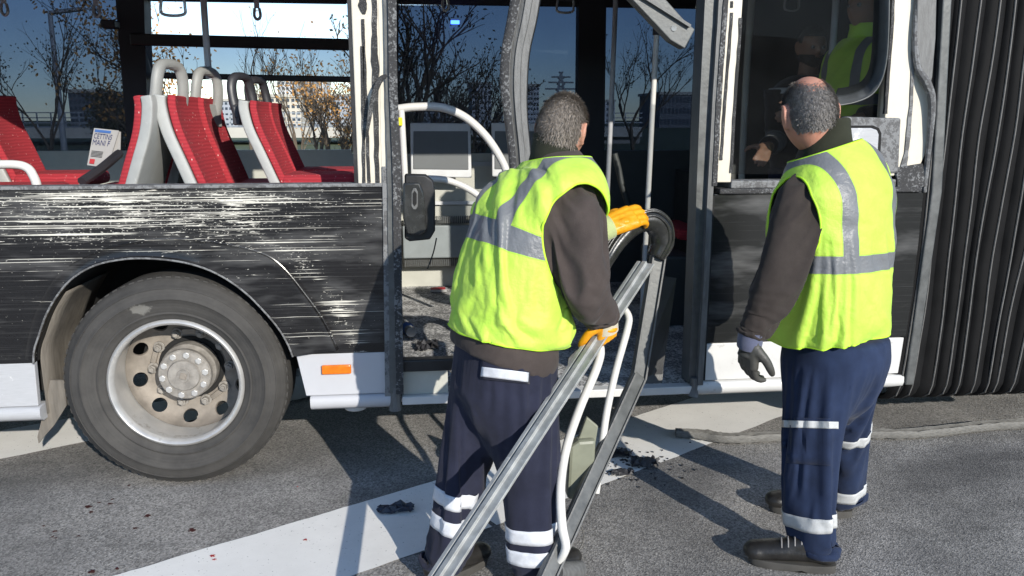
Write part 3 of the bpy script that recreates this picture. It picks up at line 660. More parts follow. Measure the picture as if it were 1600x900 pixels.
rail_tube('stanchion', [(1310,-60),(1302,60),(1294,128)], .017, 'grey_tube', .7)
rail_tube('stanchion', [(1176,-20),(1166,120),(1158,300)], .02, 'wall_grey', 1.3)
rail_tube('low_rail', [(-30,258),(20,257),(42,262),(52,275),(58,292),(60,320)], .02, 'white_tube', .45)
part('stop_button', B().box(P(625,190,.58)+Vector((-.012, -.02, -.02)), P(625,190,.58)+Vector((.012, .0, .02))), 'yellow', bevel=.004)
part('police_light_reflection', B().box(P(711,35,2.35)+Vector((-.03, -.02, -.012)), P(711,35,2.35)+Vector((.03, .0, .012))), 'blue_reflection', bevel=.004)  # glowing block stands in for a police light reflected in the window
# hanging straps
def strap(x, y, Y, wdt, kind, mat):
    c = P(x, y, Y); top = c+Vector((0, 0, .25))
    s_ = part('hanging_strap', B().bar(c+Vector((0, 0, .03)), top, .028, .006, (0, 1, 0)), mat, smooth=False)
    if kind == 'loop':
        r = wdt/2
        mk('strap_handle', B().tube([c+Vector((-r*.8, 0, .05)), c+Vector((-r, 0, 0)), c+Vector((-r*.9, 0, -.028)), c+Vector((0, 0, -.036)), c+Vector((r*.9, 0, -.028)), c+Vector((r, 0, 0)), c+Vector((r*.8, 0, .05)), c+Vector((-r*.8, 0, .052))], .007, 8, sub=3), 'clear', s_)
        mk('strap_card', B().box(c+Vector((-r*.85, -.004, .03)), c+Vector((r*.85, .004, .085))), 'seat_dark', s_, smooth=False)
    else:
        mk('strap_handle', B().tube([c+Vector((-.012, 0, .03)), c+Vector((-.016, 0, -.01)), c+Vector((0, 0, -.028)), c+Vector((.016, 0, -.01)), c+Vector((.012, 0, .03))], .008, 8, sub=4), 'clear', s_)
for a in ((270,12,.6,.11,'loop','seat_dark'), (151,18,1.3,.05,'s','grey_tube'), (402,22,1.2,.05,'s','grey_tube'), (7,15,1.2,.05,'s','grey_tube'), (696,8,1.0,.05,'s','orange_strap'),
          (883,10,1.4,.10,'loop','grey_tube'), (1237,6,.9,.08,'loop','grey_tube'), (1093,10,1.0,.05,'s','grey_tube')): strap(*a)
part('camera_bracket', B().box(P(188,40,2.2)+Vector((-.09, -.1, -.025)), P(188,40,2.2)+Vector((.0, .0, .025))), 'seat_dark', bevel=.01)
part('loose_black_bar', B().tube([P(128,284,.35), P(160,262,.5), P(186,240,.7)], .022, 8), 'seat_dark')

# ---- bent centre post of the doorway
cl = [(826,-30),(816,30),(806,80),(803,130),(806,180),(812,240),(815,300),(818,380)]
wl = [46, 46, 44, 42, 36, 34, 32, 30]
g = []
for (x, y), ww in zip(cl, wl):
    g.append([P(x-ww*.5, y, .03), P(x-ww*.46, y, .0), P(x-ww*.18, y, -.004), P(x-ww*.15, y, .012), P(x-ww*.02, y, .006), P(x+.0+ww*.02, y, -.004), P(x+ww*.2, y, -.002), P(x+ww*.23, y, .008), P(x+ww*.45, y, .01), P(x+ww*.5, y, .05)])
gt = list(zip(*g)); gs = [crom(list(c), [1]*len(c), 6)[0] for c in gt]
cpst = part('bent_door_post', B().sheet(gs), 'alu', solid=.006)
mk('shattered_edge', B().sheet([[p+Vector((0, -.006, 0)) for p in crom([P(x-ww*f, y, .0) for (x, y), ww in zip(cl, wl)], [1]*8, 6)[0]] for f in (.5, .36, .22, .19)]), 'frost', cpst, solid=.008)
# hanging beam end at the top of the doorway
bm_ = part('hanging_beam', B().prism(XZ([(960,-30),(1005,-40),(1072,34),(1086,46),(1070,76),(1048,63)], -.05), -.05, .02), 'darkmetal', smooth=False, bevel=.004)
mk('beam_lip', B().bar(P(965,-30,-.06), P(1078,41,-.06), .02, .012), 'alu', bm_, smooth=False)
mk('beam_bolt', B().tube([P(1053,44,-.048), P(1053,44,-.056)], .012, 12), 'alu_clean', bm_)

# ---- seats (built once facing +x, then copied)
def seat_proto(dark=False, handle=True, dark_handle=False):
    # profile of the backrest in (x,z), seat reference = bottom of back at (0,0)
    front = [(.0, -.18), (-.0, -.08), (-.035, .02), (-.085, .16), (-.135, .30), (-.155, .41), (-.152, .46)]
    hw_ = .215
    fr, _ = crom([Vector((x, 0, z)) for x, z in front], [1]*len(front), 4)
    def shell(off, w_, t0=0, inset=0):
        g = []
        for j, y in enumerate((-w_, -w_*.92, -w_*.5, 0, w_*.5, w_*.92, w_)):
            k = .018*(abs(y)/w_)**2
            g.append([Vector((p.x+off+k, y, p.z)) for p in fr[t0:len(fr)-inset]])
        return g
    s = mk('seat', B().sheet(shell(-.05, hw_)), 'seat_shell' if not dark else 'seat_dark', None, solid=.05, bevel=.012)
    u = mk('upholstery', B().sheet(shell(-.005, hw_-.022, 0, 0)), 'seat_red', s, solid=.035, bevel=.012)
    c = mk('cushion', B().box((-.03, -hw_+.015, -.05), (.36, hw_-.015, .03)), 'seat_red', s, bevel=.03)
    h = B().tube([(-.20, -.10, .36), (-.225, -.095, .46), (-.235, -.085, .55), (-.235, -.05, .60), (-.235, .05, .60), (-.235, .085, .55), (-.225, .095, .46), (-.20, .10, .36)], (.024), 10, sub=5)
    h.box((-.225, -.12, .32), (-.185, .12, .44))
    h.v = [Vector((-.23+(p.x+.23)+p.y*.35, p.y, p.z)) for p in h.v]
    if handle: mk('grab_handle', h, 'seat_handle' if not (dark or dark_handle) else 'seat_dark', s, bevel=.006)
    return s
def place_seat(s, loc, rz, first=False):
    if first: r = s
    else:
        r = s.copy(); COL.objects.link(r)
        for ch in s.children: c = ch.copy(); COL.objects.link(c); c.parent = r
    r.parent = bus; r.location = loc; r.rotation_euler = (0, 0, rz); return r
sp = seat_proto(); sd_ = seat_proto(True); sq = seat_proto(False, False)
Zs = 1.29
place_seat(sq, (-.965, .53, Zs-.025), 0, True); place_seat(sq, (-.955, .97, Zs-.025), 0)
sr = seat_proto(False, True, True); sr.scale = (.9, .84, .80); place_seat(sr, (-.645, .60, Zs+.045), 0, True); place_seat(sr, (-.645, .98, Zs+.045), 0)
place_seat(sp, (-1.38, .48, Zs-.03), math.pi, True); place_seat(sp, (-1.33, .94, Zs-.035), math.pi)
place_seat(sq, (-2.235, 1.45, Zs), 0); place_seat(sq, (-2.25, .92, Zs-.03), 0)
for o_ in list(sd_.children)+[sd_]: bpy.data.objects.remove(o_)
# newspaper leaning on a seat
npz = P(160, 262, 1.0)
news = empty('newspaper', npz, 'folded newspaper with black headlines standing beside red seats', 'newspaper')
q = [(147,200),(186,204),(168,262),(136,258)]
def inq(u, v, Y): 
    a = Vector((q[0][0], q[0][1])).lerp(Vector((q[1][0], q[1][1])), u); c = Vector((q[3][0], q[3][1])).lerp(Vector((q[2][0], q[2][1])), u); e = a.lerp(c, v); return P(e.x, e.y, Y)
def slab(u0, v0, u1, v1, Y, th=.004): return B().add([inq(u, v, Y+dy) for dy in (0, th) for u, v in ((u0, v0), (u1, v0), (u1, v1), (u0, v1))], [(0,1,2,3),(7,6,5,4),(0,4,5,1),(1,5,6,2),(2,6,7,3),(3,7,4,0)])
mk('front_page', slab(0, 0, 1, 1, 1.0, .02), 'paper', news, smooth=False)
mk('masthead', slab(.05, .03, .7, .10, .996), 'ink_blue', news, smooth=False)
bI = B()
def news_word(txt, v0, v1, u0, u1):
    """headline letters laid on the page"""
    cu = bpy.data.curves.new('tmp', 'FONT'); cu.body = txt; cu.size = 1
    o = bpy.data.objects.new('tmp', cu); COL.objects.link(o); dg = bpy.context.evaluated_depsgraph_get(); dg.update()
    me = bpy.data.meshes.new_from_object(o.evaluated_get(dg)); bpy.data.objects.remove(o)
    xs = [v.co.x for v in me.vertices]; ys = [v.co.y for v in me.vertices]; X0, X1, Y0, Y1 = min(xs), max(xs), min(ys), max(ys)
    bI.add([inq(u0+(u1-u0)*(v.co.x-X0)/(X1-X0), v1+(v0-v1)*(v.co.y-Y0)/(Y1-Y0), .995) for v in me.vertices], [tuple(p.vertices) for p in me.polygons])
for i, (tx, uu) in enumerate((('CETTINS', .80), ('MANI F', .78))): news_word(tx, .13+i*.17, .27+i*.17, .06, uu)
mk('headline', bI, 'ink_navy', news, smooth=False, fix=False)
bI = B()
for i in range(5): bI.v += []; bI.add(*(lambda s: (s.v, s.f))(slab(.08, .60+i*.035, .6, .615+i*.035, .996)))
mk('text_column', bI, 'ink', news, smooth=False)
mk('emblem', slab(.08, .82, .32, .95, .995), 'ink_red', news, smooth=False, bevel=.002)
mk('inner_page', B().add([P(x, y, 1.03) for x, y in ((178,204),(189,206),(188,240),(172,258))], [(0, 1, 2, 3)]), 'paper', news, smooth=False, solid=.006)

# ================================================================== PEOPLE
def torso_rings(spine, fwd, twist=0):
    """spine: list of (centre, half width, half depth); returns frames"""
    n = len(spine); out = []
    for i, s in enumerate(spine):
        c = Vector(s[0]); t = (Vector(spine[min(i+1, n-1)][0])-Vector(spine[max(i-1, 0)][0])).normalized()
        f = Vector(fwd) if not callable(fwd) else fwd(i/(n-1)); f = (f-t*f.dot(t)).normalized(); out.append((c, f.cross(t).normalized(), f, s[1], s[2]))
    return out
def torso_loft(rings, nphi=64, rows=60, grow=0, fn=None, t0=0, t1=1, ex=2.4, cap=True):
    """rings interpolated to rows; u = sideways metres, v = metres along the spine"""
    n = len(rings); b = B(); uv = []; L = [0]
    for a, c in zip(rings, rings[1:]): L.append(L[-1]+(c[0]-a[0]).length)
    def ip(k, t):
        i = min(int(t*(n-1)), n-2); u = t*(n-1)-i; a, b_, c, d = [rings[max(0, min(n-1, j))][k] for j in (i-1, i, i+1, i+2)]
        return .5*((2*b_)+(c-a)*u+(2*a-5*b_+4*c-d)*u*u+(3*b_-a-3*c+d)*u**3)
    for r in range(rows+1):
        t = t0+(t1-t0)*r/rows; c = ip(0, t); lat = ip(1, t).normalized(); f = ip(2, t).normalized(); a, d = ip(3, t)+grow, ip(4, t)+grow
        i = min(int(t*(n-1)), n-2); vv = L[i]+(L[i+1]-L[i])*(t*(n-1)-i)
        for j in range(nphi):
            ph = 2*math.pi*j/nphi; s, co_ = math.sin(ph), math.cos(ph)
            x = a*math.copysign(abs(s)**(2/ex), s); y = d*math.copysign(abs(co_)**(2/ex), co_)
            p = c+lat*x+f*y; o = (lat*s+f*co_).normalized()
            if fn: p = p+o*fn(x, ph, vv)
            b.v.append(p); uv.append((x, vv))
    b.f = [(r*nphi+j, r*nphi+(j+1) % nphi, (r+1)*nphi+(j+1) % nphi, (r+1)*nphi+j) for r in range(rows) for j in range(nphi)]
    if cap: b.f += [tuple(range(nphi-1, -1, -1)), tuple(rows*nphi+j for j in range(nphi))]
    b.uv = uv; return b
def head_shape(c, fwd, up=(0, 0, 1), sc=1.0, jaw=1.0):
    fwd = Vector(fwd).normalized(); up = Vector(up); up = (up-fwd*up.dot(fwd)).normalized(); rt = fwd.cross(up)
    M3 = lambda x, y, z: Vector(c)+(rt*x+fwd*y+up*z)*sc
    b = B(); nu, nv = 48, 34
    def shape(d):
        x, y, z = d; X, Y, Z = x*.077, y*.099, z*.118
        if z < 0:
            X *= 1-.24*jaw*abs(z)**1.6; Y *= (1-.34*abs(z)) if y < 0 else 1-.06*abs(z)
            if y > 0: Y += .006*math.exp(-((z+.75)/.2)**2-(x/.35)**2)
        if y > 0:
            Y += .026*math.exp(-((x/.13)**2+((z+.13)/.13)**2))+.012*math.exp(-((x/.09)**2+((z-.02)/.18)**2))
            Y -= .010*sum(math.exp(-(((x-s*.36)/.16)**2+((z-.03)/.11)**2)) for s in (-1, 1))
            Y += .005*math.exp(-((z-.2)/.1)**2-(x/.5)**2)+.006*math.exp(-((z+.42)/.09)**2-(x/.25)**2)-.004*math.exp(-((z+.48)/.03)**2-(x/.25)**2)
        return X, Y, Z
    rows = []
    for i in range(nv+1):
        th = math.pi*i/nv; rows.append([])
        for j in range(nu):
            a = 2*math.pi*j/nu; rows[-1].append(M3(*shape((math.sin(th)*math.sin(a), math.sin(th)*math.cos(a), math.cos(th)))))
    b.v = [p for r_ in rows for p in r_]; b.f = [(i*nu+j, i*nu+(j+1) % nu, (i+1)*nu+(j+1) % nu, (i+1)*nu+j) for i in range(nv) for j in range(nu)]
    for s in (-1, 1):      # ears: a bent rim, a lobe and a shell
        e = [(s*(.072+o), y, z) for o, y, z in ((.002, .012, -.03), (.008, -.004, -.034), (.013, -.016, -.018), (.017, -.024, .004), (.016, -.02, .024), (.011, -.004, .033), (.004, .012, .022))]
        b.tube([M3(*q_) for q_ in e], [.007*sc, .0075*sc, .0065*sc, .006*sc, .006*sc, .006*sc, .006*sc], 8, sub=4)
        b.tube([M3(s*.07, .008, -.022), M3(s*.079, -.007, -.006), M3(s*.078, -.004, .02)], [.008*sc, .012*sc, .009*sc], 8, sub=3)
    return b, M3, shape
def hair_mesh(M3, shape, mask, thick, n, length, up_bias=(0, -.3, -.6), seed=1, sc=1.0):
    """short hair: a close cap plus thousands of small blades; mask(d)->density 0..1"""
    rnd = random.Random(seed); b = B(); nu, nv = 64, 44; idx = {}
    for i in range(nv+1):
        th = math.pi*i/nv
        for j in range(nu):
            a = 2*math.pi*j/nu; d = (math.sin(th)*math.sin(a), math.sin(th)*math.cos(a), math.cos(th)); m = mask(d)
            X, Y, Z = shape(d); k = 1+(thick*m-.004)/.1; idx[i, j] = (len(b.v), m); b.v.append(M3(X*k, Y*k, Z*k))
    for i in range(nv):
        for j in range(nu):
            q_ = [idx[i, j], idx[i, (j+1) % nu], idx[i+1, (j+1) % nu], idx[i+1, j]]
            if sum(m for _, m in q_) > 1.6: b.f.append(tuple(k for k, _ in q_))
    cnt = 0
    while cnt < n:
        z = rnd.uniform(-.75, 1); a = rnd.uniform(0, 2*math.pi); s = math.sqrt(1-z*z); d = (s*math.sin(a), s*math.cos(a), z)
        if rnd.random() > mask(d): continue
        cnt += 1; X, Y, Z = shape(d); p0 = Vector((X, Y, Z))*(1+(thick*.6*mask(d)-.002)/.1)
        nrm = Vector((d[0]/.77, d[1]/.99, d[2]/1.18)).normalized(); fl = Vector(up_bias)+Vector((d[0]*.25, 0, 0)); fl = fl-nrm*fl.dot(nrm)
        dr = (nrm*rnd.uniform(.12, .45)+fl+Vector((rnd.gauss(0, .18), rnd.gauss(0, .18), rnd.gauss(0, .18)))).normalized()
        sd = dr.cross(nrm)
        if sd.length < 1e-3: continue
        sd = sd.normalized()*.001; l = length*rnd.uniform(.5, 1.15); p1 = p0+dr*l*.55; p2 = p1+(dr+fl*.5).normalized()*l*.45; k = len(b.v)
        b.v += [M3(*(p0-sd)), M3(*(p0+sd)), M3(*(p1+sd*.8)), M3(*(p1-sd*.8)), M3(*p2)]; b.f += [(k, k+1, k+2, k+3), (k+3, k+2, k+4)]
    return b
def hand_shape(wrist, direc, dorsal, side, curl=(.5, .6, .4), spread=.06, thumb=(.75, .55, -.45), s=1.0, fat=1.0, tcurl=.5):
    """palm, four unequal jointed fingers, thumb from the side of the palm; side=+1: thumb towards +x of the local frame"""
    y = Vector(direc).normalized(); z = Vector(dorsal); z = (z-y*z.dot(y)).normalized(); x = y.cross(z)*side
    W = lambda a, b_, c: Vector(wrist)+(x*a+y*b_+z*c)*s
    b = B()
    for k, (xx, rr) in enumerate(((.030, .0145), (.010, .0155), (-.010, .015), (-.028, .0135))):      # palm
        b.tube([W(xx*.62, -.02, 0), W(xx*.8, .03, .001), W(xx, .088, 0)], [rr*s*1.25*fat, rr*s*1.2*fat, rr*s*fat], 10, sub=3)
    b.ico(W(0, .045, 0), .04*s, (.95, 1, .42), 2)
    for k, (xx, L, rr) in enumerate(((.031, .073, .0098), (.0105, .082, .0102), (-.0105, .076, .0098), (-.0305, .060, .0088))):
        p = [Vector((xx, .085, 0))]; ang = 0; sp_ = (xx*spread*20)
        for seg, cu in zip((.45, .32, .25), curl):
            ang += cu*(1+.08*k); p.append(p[-1]+Vector((math.sin(sp_)*math.cos(ang), math.cos(ang), -math.sin(ang)))*L*seg)
        b.tube([W(*q_) for q_ in p], [rr*s*fat*1.08, rr*s*fat*1.02, rr*s*fat*.95, rr*s*fat*.78], 10, sub=5)
        b.ico(W(*p[-1]), rr*s*fat*.78, sub=2)
    t0 = Vector((.034, .022, -.006)); td = Vector(thumb).normalized(); t1 = t0+td*.042; td2 = (td+Vector((-.3*tcurl, .6, -.3*tcurl))).normalized(); t2 = t1+td2*.034; td3 = (td2+Vector((-.5*tcurl, .2, -.3*tcurl))).normalized(); t3 = t2+td3*.022
    b.tube([W(.015, .005, -.004), W(*t0), W(*t1), W(*t2), W(*t3)], [.015*s, .0165*s*fat, .0128*s*fat, .0115*s*fat, .0085*s*fat], 10, sub=4); b.ico(W(*t3), .0085*s*fat, sub=2)
    return b
def limb(pts, rad, sub=7, seg=20): return B().tube(pts, rad, seg, sub=sub)
def fuse(parts):
    b = B()
    for p in parts: b.add(p.v, p.f)
    return b
def boot(name, heel, toe, parent, ankle_h=.13, s=1.0):
    """a laced ankle boot: rounded toe cap, instep, heel counter and shaft over a treaded sole"""
    h, t = Vector(heel), Vector(toe); h.z = t.z = 0; d = (t-h).normalized(); sd = Vector((d.y, -d.x, 0)); L = (t-h).length
    W = lambda u, x, z: h+d*L*u+sd*x*s+Vector((0, 0, z))
    b = B()
    b.tube([W(.10, 0, .062), W(.3, 0, .066), W(.55, .004, .062), W(.78, .004, .050), W(.885, .002, .046)], [.036*s, .039*s, .044*s, .045*s, .041*s], 18, sub=4, flat=((0, 0, 1), .84))
    b.ico(W(.87, .002, .048), .046*s, (1, 1, .72), 3); b.ico(W(.12, 0, .062), .036*s, (1, 1, 1), 3)
    b.tube([W(.17, 0, .05), W(.20, 0, .08), W(.22, 0, .105)], [.034*s, .034*s, .033*s], 18, sub=4)
    b.tube([W(.25, 0, .10), W(.42, 0, .088), W(.62, .002, .070)], [.034*s, .034*s, .030*s], 16, sub=4)
    me = voxel(b, .0065, 3); z0 = .03
    for v in me.vertices: v.co.z = max(v.co.z, z0)
    bo = link(name, shift(me, -base_of(parent)), 'boot', parent, angle=180, sub=1)
    n = 40; ol = []
    for k in range(n):
        a_ = 2*math.pi*k/n; cu = math.cos(a_); u = .48+.475*math.copysign(abs(cu)**.85, cu); ww = (.040+.008*cu)*math.copysign(abs(math.sin(a_))**.6, math.sin(a_)); ol.append((u, ww))
    so = B(); so.v = [W(u, ww*1.02, .002+.010*max(0, (u-.78)/.2)**2+(.008 if .34 < u < .46 else 0)) for u, ww in ol]+[W(u, ww*1.07, .020+.006*max(0, (u-.78)/.2)**2) for u, ww in ol]+[W(u, ww*1.02, .031) for u, ww in ol]
    so.f = [(r_*n+j, r_*n+(j+1) % n, (r_+1)*n+(j+1) % n, (r_+1)*n+j) for r_ in range(2) for j in range(n)]+[tuple(range(n-1, -1, -1)), tuple(2*n+j for j in range(n))]
    mk('sole', so, 'sole', bo, angle=40)
    tr = tree_of(bo.data); lb = B(); off = base_of(parent)
    for q_ in range(4):
        pts = []
        for x in (-.03, -.015, 0, .015, .03):
            p = W(.40+.07*q_, x, .3)-off; hit = tr.ray_cast(p, Vector((0, 0, -1)))
            if hit[0] is not None: pts.append(hit[0]+off+Vector((0, 0, .002)))
        if len(pts) > 2: lb.tube(pts, .0026, 6, sub=2)
    if lb.v: mk('laces', lb, 'lace', bo)
    return bo
def folds(amp, across, along, warp=.6, seed=0.0):
    """cloth folds running along one direction"""
    A, C_ = Vector(across), Vector(along)
    def fn(p, n=None):
        wv = mn.noise(p*3.1+Vector((seed, 3, 1)))*warp
        q_ = Vector((p.dot(A)+wv, p.dot(C_)*1.0+seed, seed*.7))
        return amp*(.65*(ridge(q_)-.5)+.35*mn.noise(q_*2.3))
    return fn
def band_on(tree, axis_pts, t, half, name, mat, parent, off=.003, seg=56, rmax=.3, tilt=(0, 0, 1), sweep=(0, 2*math.pi), rows=4):
    """a tape wrapped round a sleeve or leg, lying on the cloth"""
    c = Vector(axis_pts[0]).lerp(Vector(axis_pts[1]), t); ax = (Vector(axis_pts[1])-Vector(axis_pts[0])).normalized()
    u = ax.cross(Vector((0, 1, .01))).normalized(); v_ = ax.cross(u); g = []
    full = sweep[1]-sweep[0] > 6.2
    for r_ in range(rows+1):
        row = []
        for j in range(seg+1):
            a = sweep[0]+(sweep[1]-sweep[0])*j/seg; d = u*math.cos(a)+v_*math.sin(a); o = c+ax*(-half+2*half*r_/rows)
            hit = tree.ray_cast(o+d*rmax, -d, rmax)
            p = hit[0] if hit[0] is not None else o+d*.08
            if (p-o).length > .17 or (p-o).length < .03: p = o+d*.085
            row.append(p+d*off)
        g.append(row)
    return mk(name, B().sheet(g), mat, parent, solid=.002)
def tree_of(me): return BVHTree.FromPolygons([v.co.copy() for v in me.vertices], [tuple(p.vertices) for p in me.polygons])
def patch_on(tree, quad, name, mat, parent, off=.004, n=14, m=6):
    """a flap or tape sewn on cloth: quad in photo pixels, laid on the surface"""
    a, b_, c, d = [Vector((x, y, 0)) for x, y in quad]; ids = {}; b = B()
    for i in range(m+1):
        for j in range(n+1):
            e = a.lerp(b_, j/n).lerp(d.lerp(c, j/n), i/m); dr = ray(e.x, e.y).normalized(); h = tree.ray_cast(CP, dr)
            if h[0] is not None: ids[i, j] = len(b.v); b.v.append(h[0]-dr*off)
    for i in range(m):
        for j in range(n):
            q_ = [ids.get(k) for k in ((i, j), (i, j+1), (i+1, j+1), (i+1, j))]
            if None not in q_ and max((b.v[q_[0]]-b.v[k]).length for k in q_) < .04: b.f.append(tuple(q_))
    return mk(name, b, mat, parent, solid=.003)
DRAPE = True
def drape(me, pin, colliders, frames=24, grow=.06, bend=.4, mass=.3, stiff=15, gap=.004):
    """let a garment fall and crease over the body under it (cloth simulation), return the settled mesh"""
    if not DRAPE: return me
    o = bpy.data.objects.new('tmp', me); COL.objects.link(o); cs = []
    for cm in colliders:
        c = bpy.data.objects.new('tmp', cm); COL.objects.link(c); c.modifiers.new('c', 'COLLISION'); c.collision.thickness_outer = gap; c.collision.cloth_friction = 12; cs.append(c)
    g = o.vertex_groups.new(name='pin')
    for v in me.vertices:
        w_ = pin(v.co)
        if w_ > 0: g.add([v.index], min(1, w_), 'REPLACE')
    m = o.modifiers.new('c', 'CLOTH'); st = m.settings; st.quality = 5; st.mass = mass; st.air_damping = 4
    st.tension_stiffness = st.compression_stiffness = stiff; st.shear_stiffness = stiff*.4; st.bending_stiffness = bend
    st.vertex_group_mass = 'pin'; st.shrink_min = -grow; st.shrink_max = -grow
    m.collision_settings.distance_min = gap; m.collision_settings.collision_quality = 2
    m.point_cache.frame_start = 1; m.point_cache.frame_end = frames+1
    for f in range(1, frames+1): SC.frame_set(f)
    dg = bpy.context.evaluated_depsgraph_get(); r = bpy.data.meshes.new_from_object(o.evaluated_get(dg), preserve_all_data_layers=True, depsgraph=dg)
    bpy.data.objects.remove(o)
    for c in cs: bpy.data.objects.remove(c)
    SC.frame_set(1); return r
def clothed(base, b, size, mat, name, parent, fn=None, sm=3, pin=None, coll=(), grow=.07, frames=22, bend=.4):
    me = voxel(b, size, sm)
    if fn: displace(me, fn)
    if pin:
        me = drape(me, pin, list(coll), frames, grow, bend); bm = bmesh.new(); bm.from_mesh(me)
        for _ in range(2): bmesh.ops.smooth_vert(bm, verts=bm.verts, factor=.4, use_axis_x=True, use_axis_y=True, use_axis_z=True)
        bm.to_mesh(me); bm.free(); me.update()
    for p in me.polygons: p.use_smooth = True
    tr = tree_of(me); cp_ = me.copy(); o = link(name, shift(me, -Vector(base)), mat, parent, angle=180, sub=1 if pin else 0); return o, tr, cp_
def make_vest(rings, mat, name, parent, base, ovals, fn, grow=.016, t0=.0, t1=1.0, coll=(), size=.06, frames=26, pins=.62, nphi=132, nrow=100):
    b = torso_loft(rings, nphi, nrow, grow, fn, t0, t1, 2.5, cap=False); inside_ = set()
    vmax = max(v for _, v in b.uv); vm_ = min(v for _, v in b.uv)
    for i, p in enumerate(b.v):
        for c, ax, u, f, ru, rf in ovals:
            q_ = p-c
            if q_.dot(ax) > 0:
                a_, d_ = q_.dot(u), q_.dot(f); k = math.hypot(a_/ru, d_/rf)
                if k < 1: inside_.add(i); k = max(k, .05); b.v[i] = c+ax*q_.dot(ax)+(u*a_+f*d_)/k
    fc = [f for f in b.f if sum(i in inside_ for i in f) < 3]
    me = bpy.data.meshes.new('tmp'); me.from_pydata([tuple(p) for p in b.v], [], fc); uvl = me.uv_layers.new(name='UVMap')
    for l in me.loops: uvl.data[l.index].uv = b.uv[l.vertex_index]
    bm = bmesh.new(); bm.from_mesh(me); bmesh.ops.delete(bm, geom=[v for v in bm.verts if not v.link_faces], context='VERTS'); bmesh.ops.recalc_face_normals(bm, faces=bm.faces); bm.to_mesh(me); bm.free()
    bm = bmesh.new(); bm.from_mesh(me)
    for _ in range(8):
        nw = {}
        for v in bm.verts:
            nb = [e.other_vert(v).co for e in v.link_edges if e.is_boundary]
            if len(nb) == 2: nw[v] = v.co*.5+(nb[0]+nb[1])*.25
        for v, c in nw.items(): v.co = c
    bm.to_mesh(me); bm.free()
    ax_o = rings[0][0]; ax_d = (rings[-1][0]-ax_o); L2 = ax_d.length
    ax_d = ax_d/L2; lim = pins*L2
    if coll: me = drape(me, lambda p: max(0, min(1, ((p-ax_o).dot(ax_d)-lim)/.04)), list(coll), frames, size, .02, .25, 18)
    bm = bmesh.new(); bm.from_mesh(me); left = {e for e in bm.edges if e.is_boundary}; bi = []
    while left:
        e = left.pop(); v0, v = e.verts; ch = [v0.co.copy(), v.co.copy()]
        while v is not v0:
            nx = next((x for x in v.link_edges if x in left), None)
            if nx is None: break
            left.discard(nx); v = nx.other_vert(v); ch.append(v.co.copy())
        if len(ch) > 20: bi.append(B().tube(ch[::1], .0042, 6, smooth=False, cap=False))
    bm.free()
    o = link(name, shift(me, -Vector(base)), mat, parent, angle=180)
    for t_b in bi: mk('binding', t_b, 'lime_trim', o, angle=180)
    m = o.modifiers.new('u', 'SUBSURF'); m.levels = m.render_levels = 1
    m = o.modifiers.new('s', 'SOLIDIFY'); m.thickness = .003; m.offset = 1
    return o
def oval(c, axis, up, ru, rf, L=0):
    """armhole: an oval about the arm axis"""
    ax = Vector(axis).normalized(); u = Vector(up); u = (u-ax*u.dot(ax)).normalized(); return Vector(c), ax, u, ax.cross(u), ru, rf
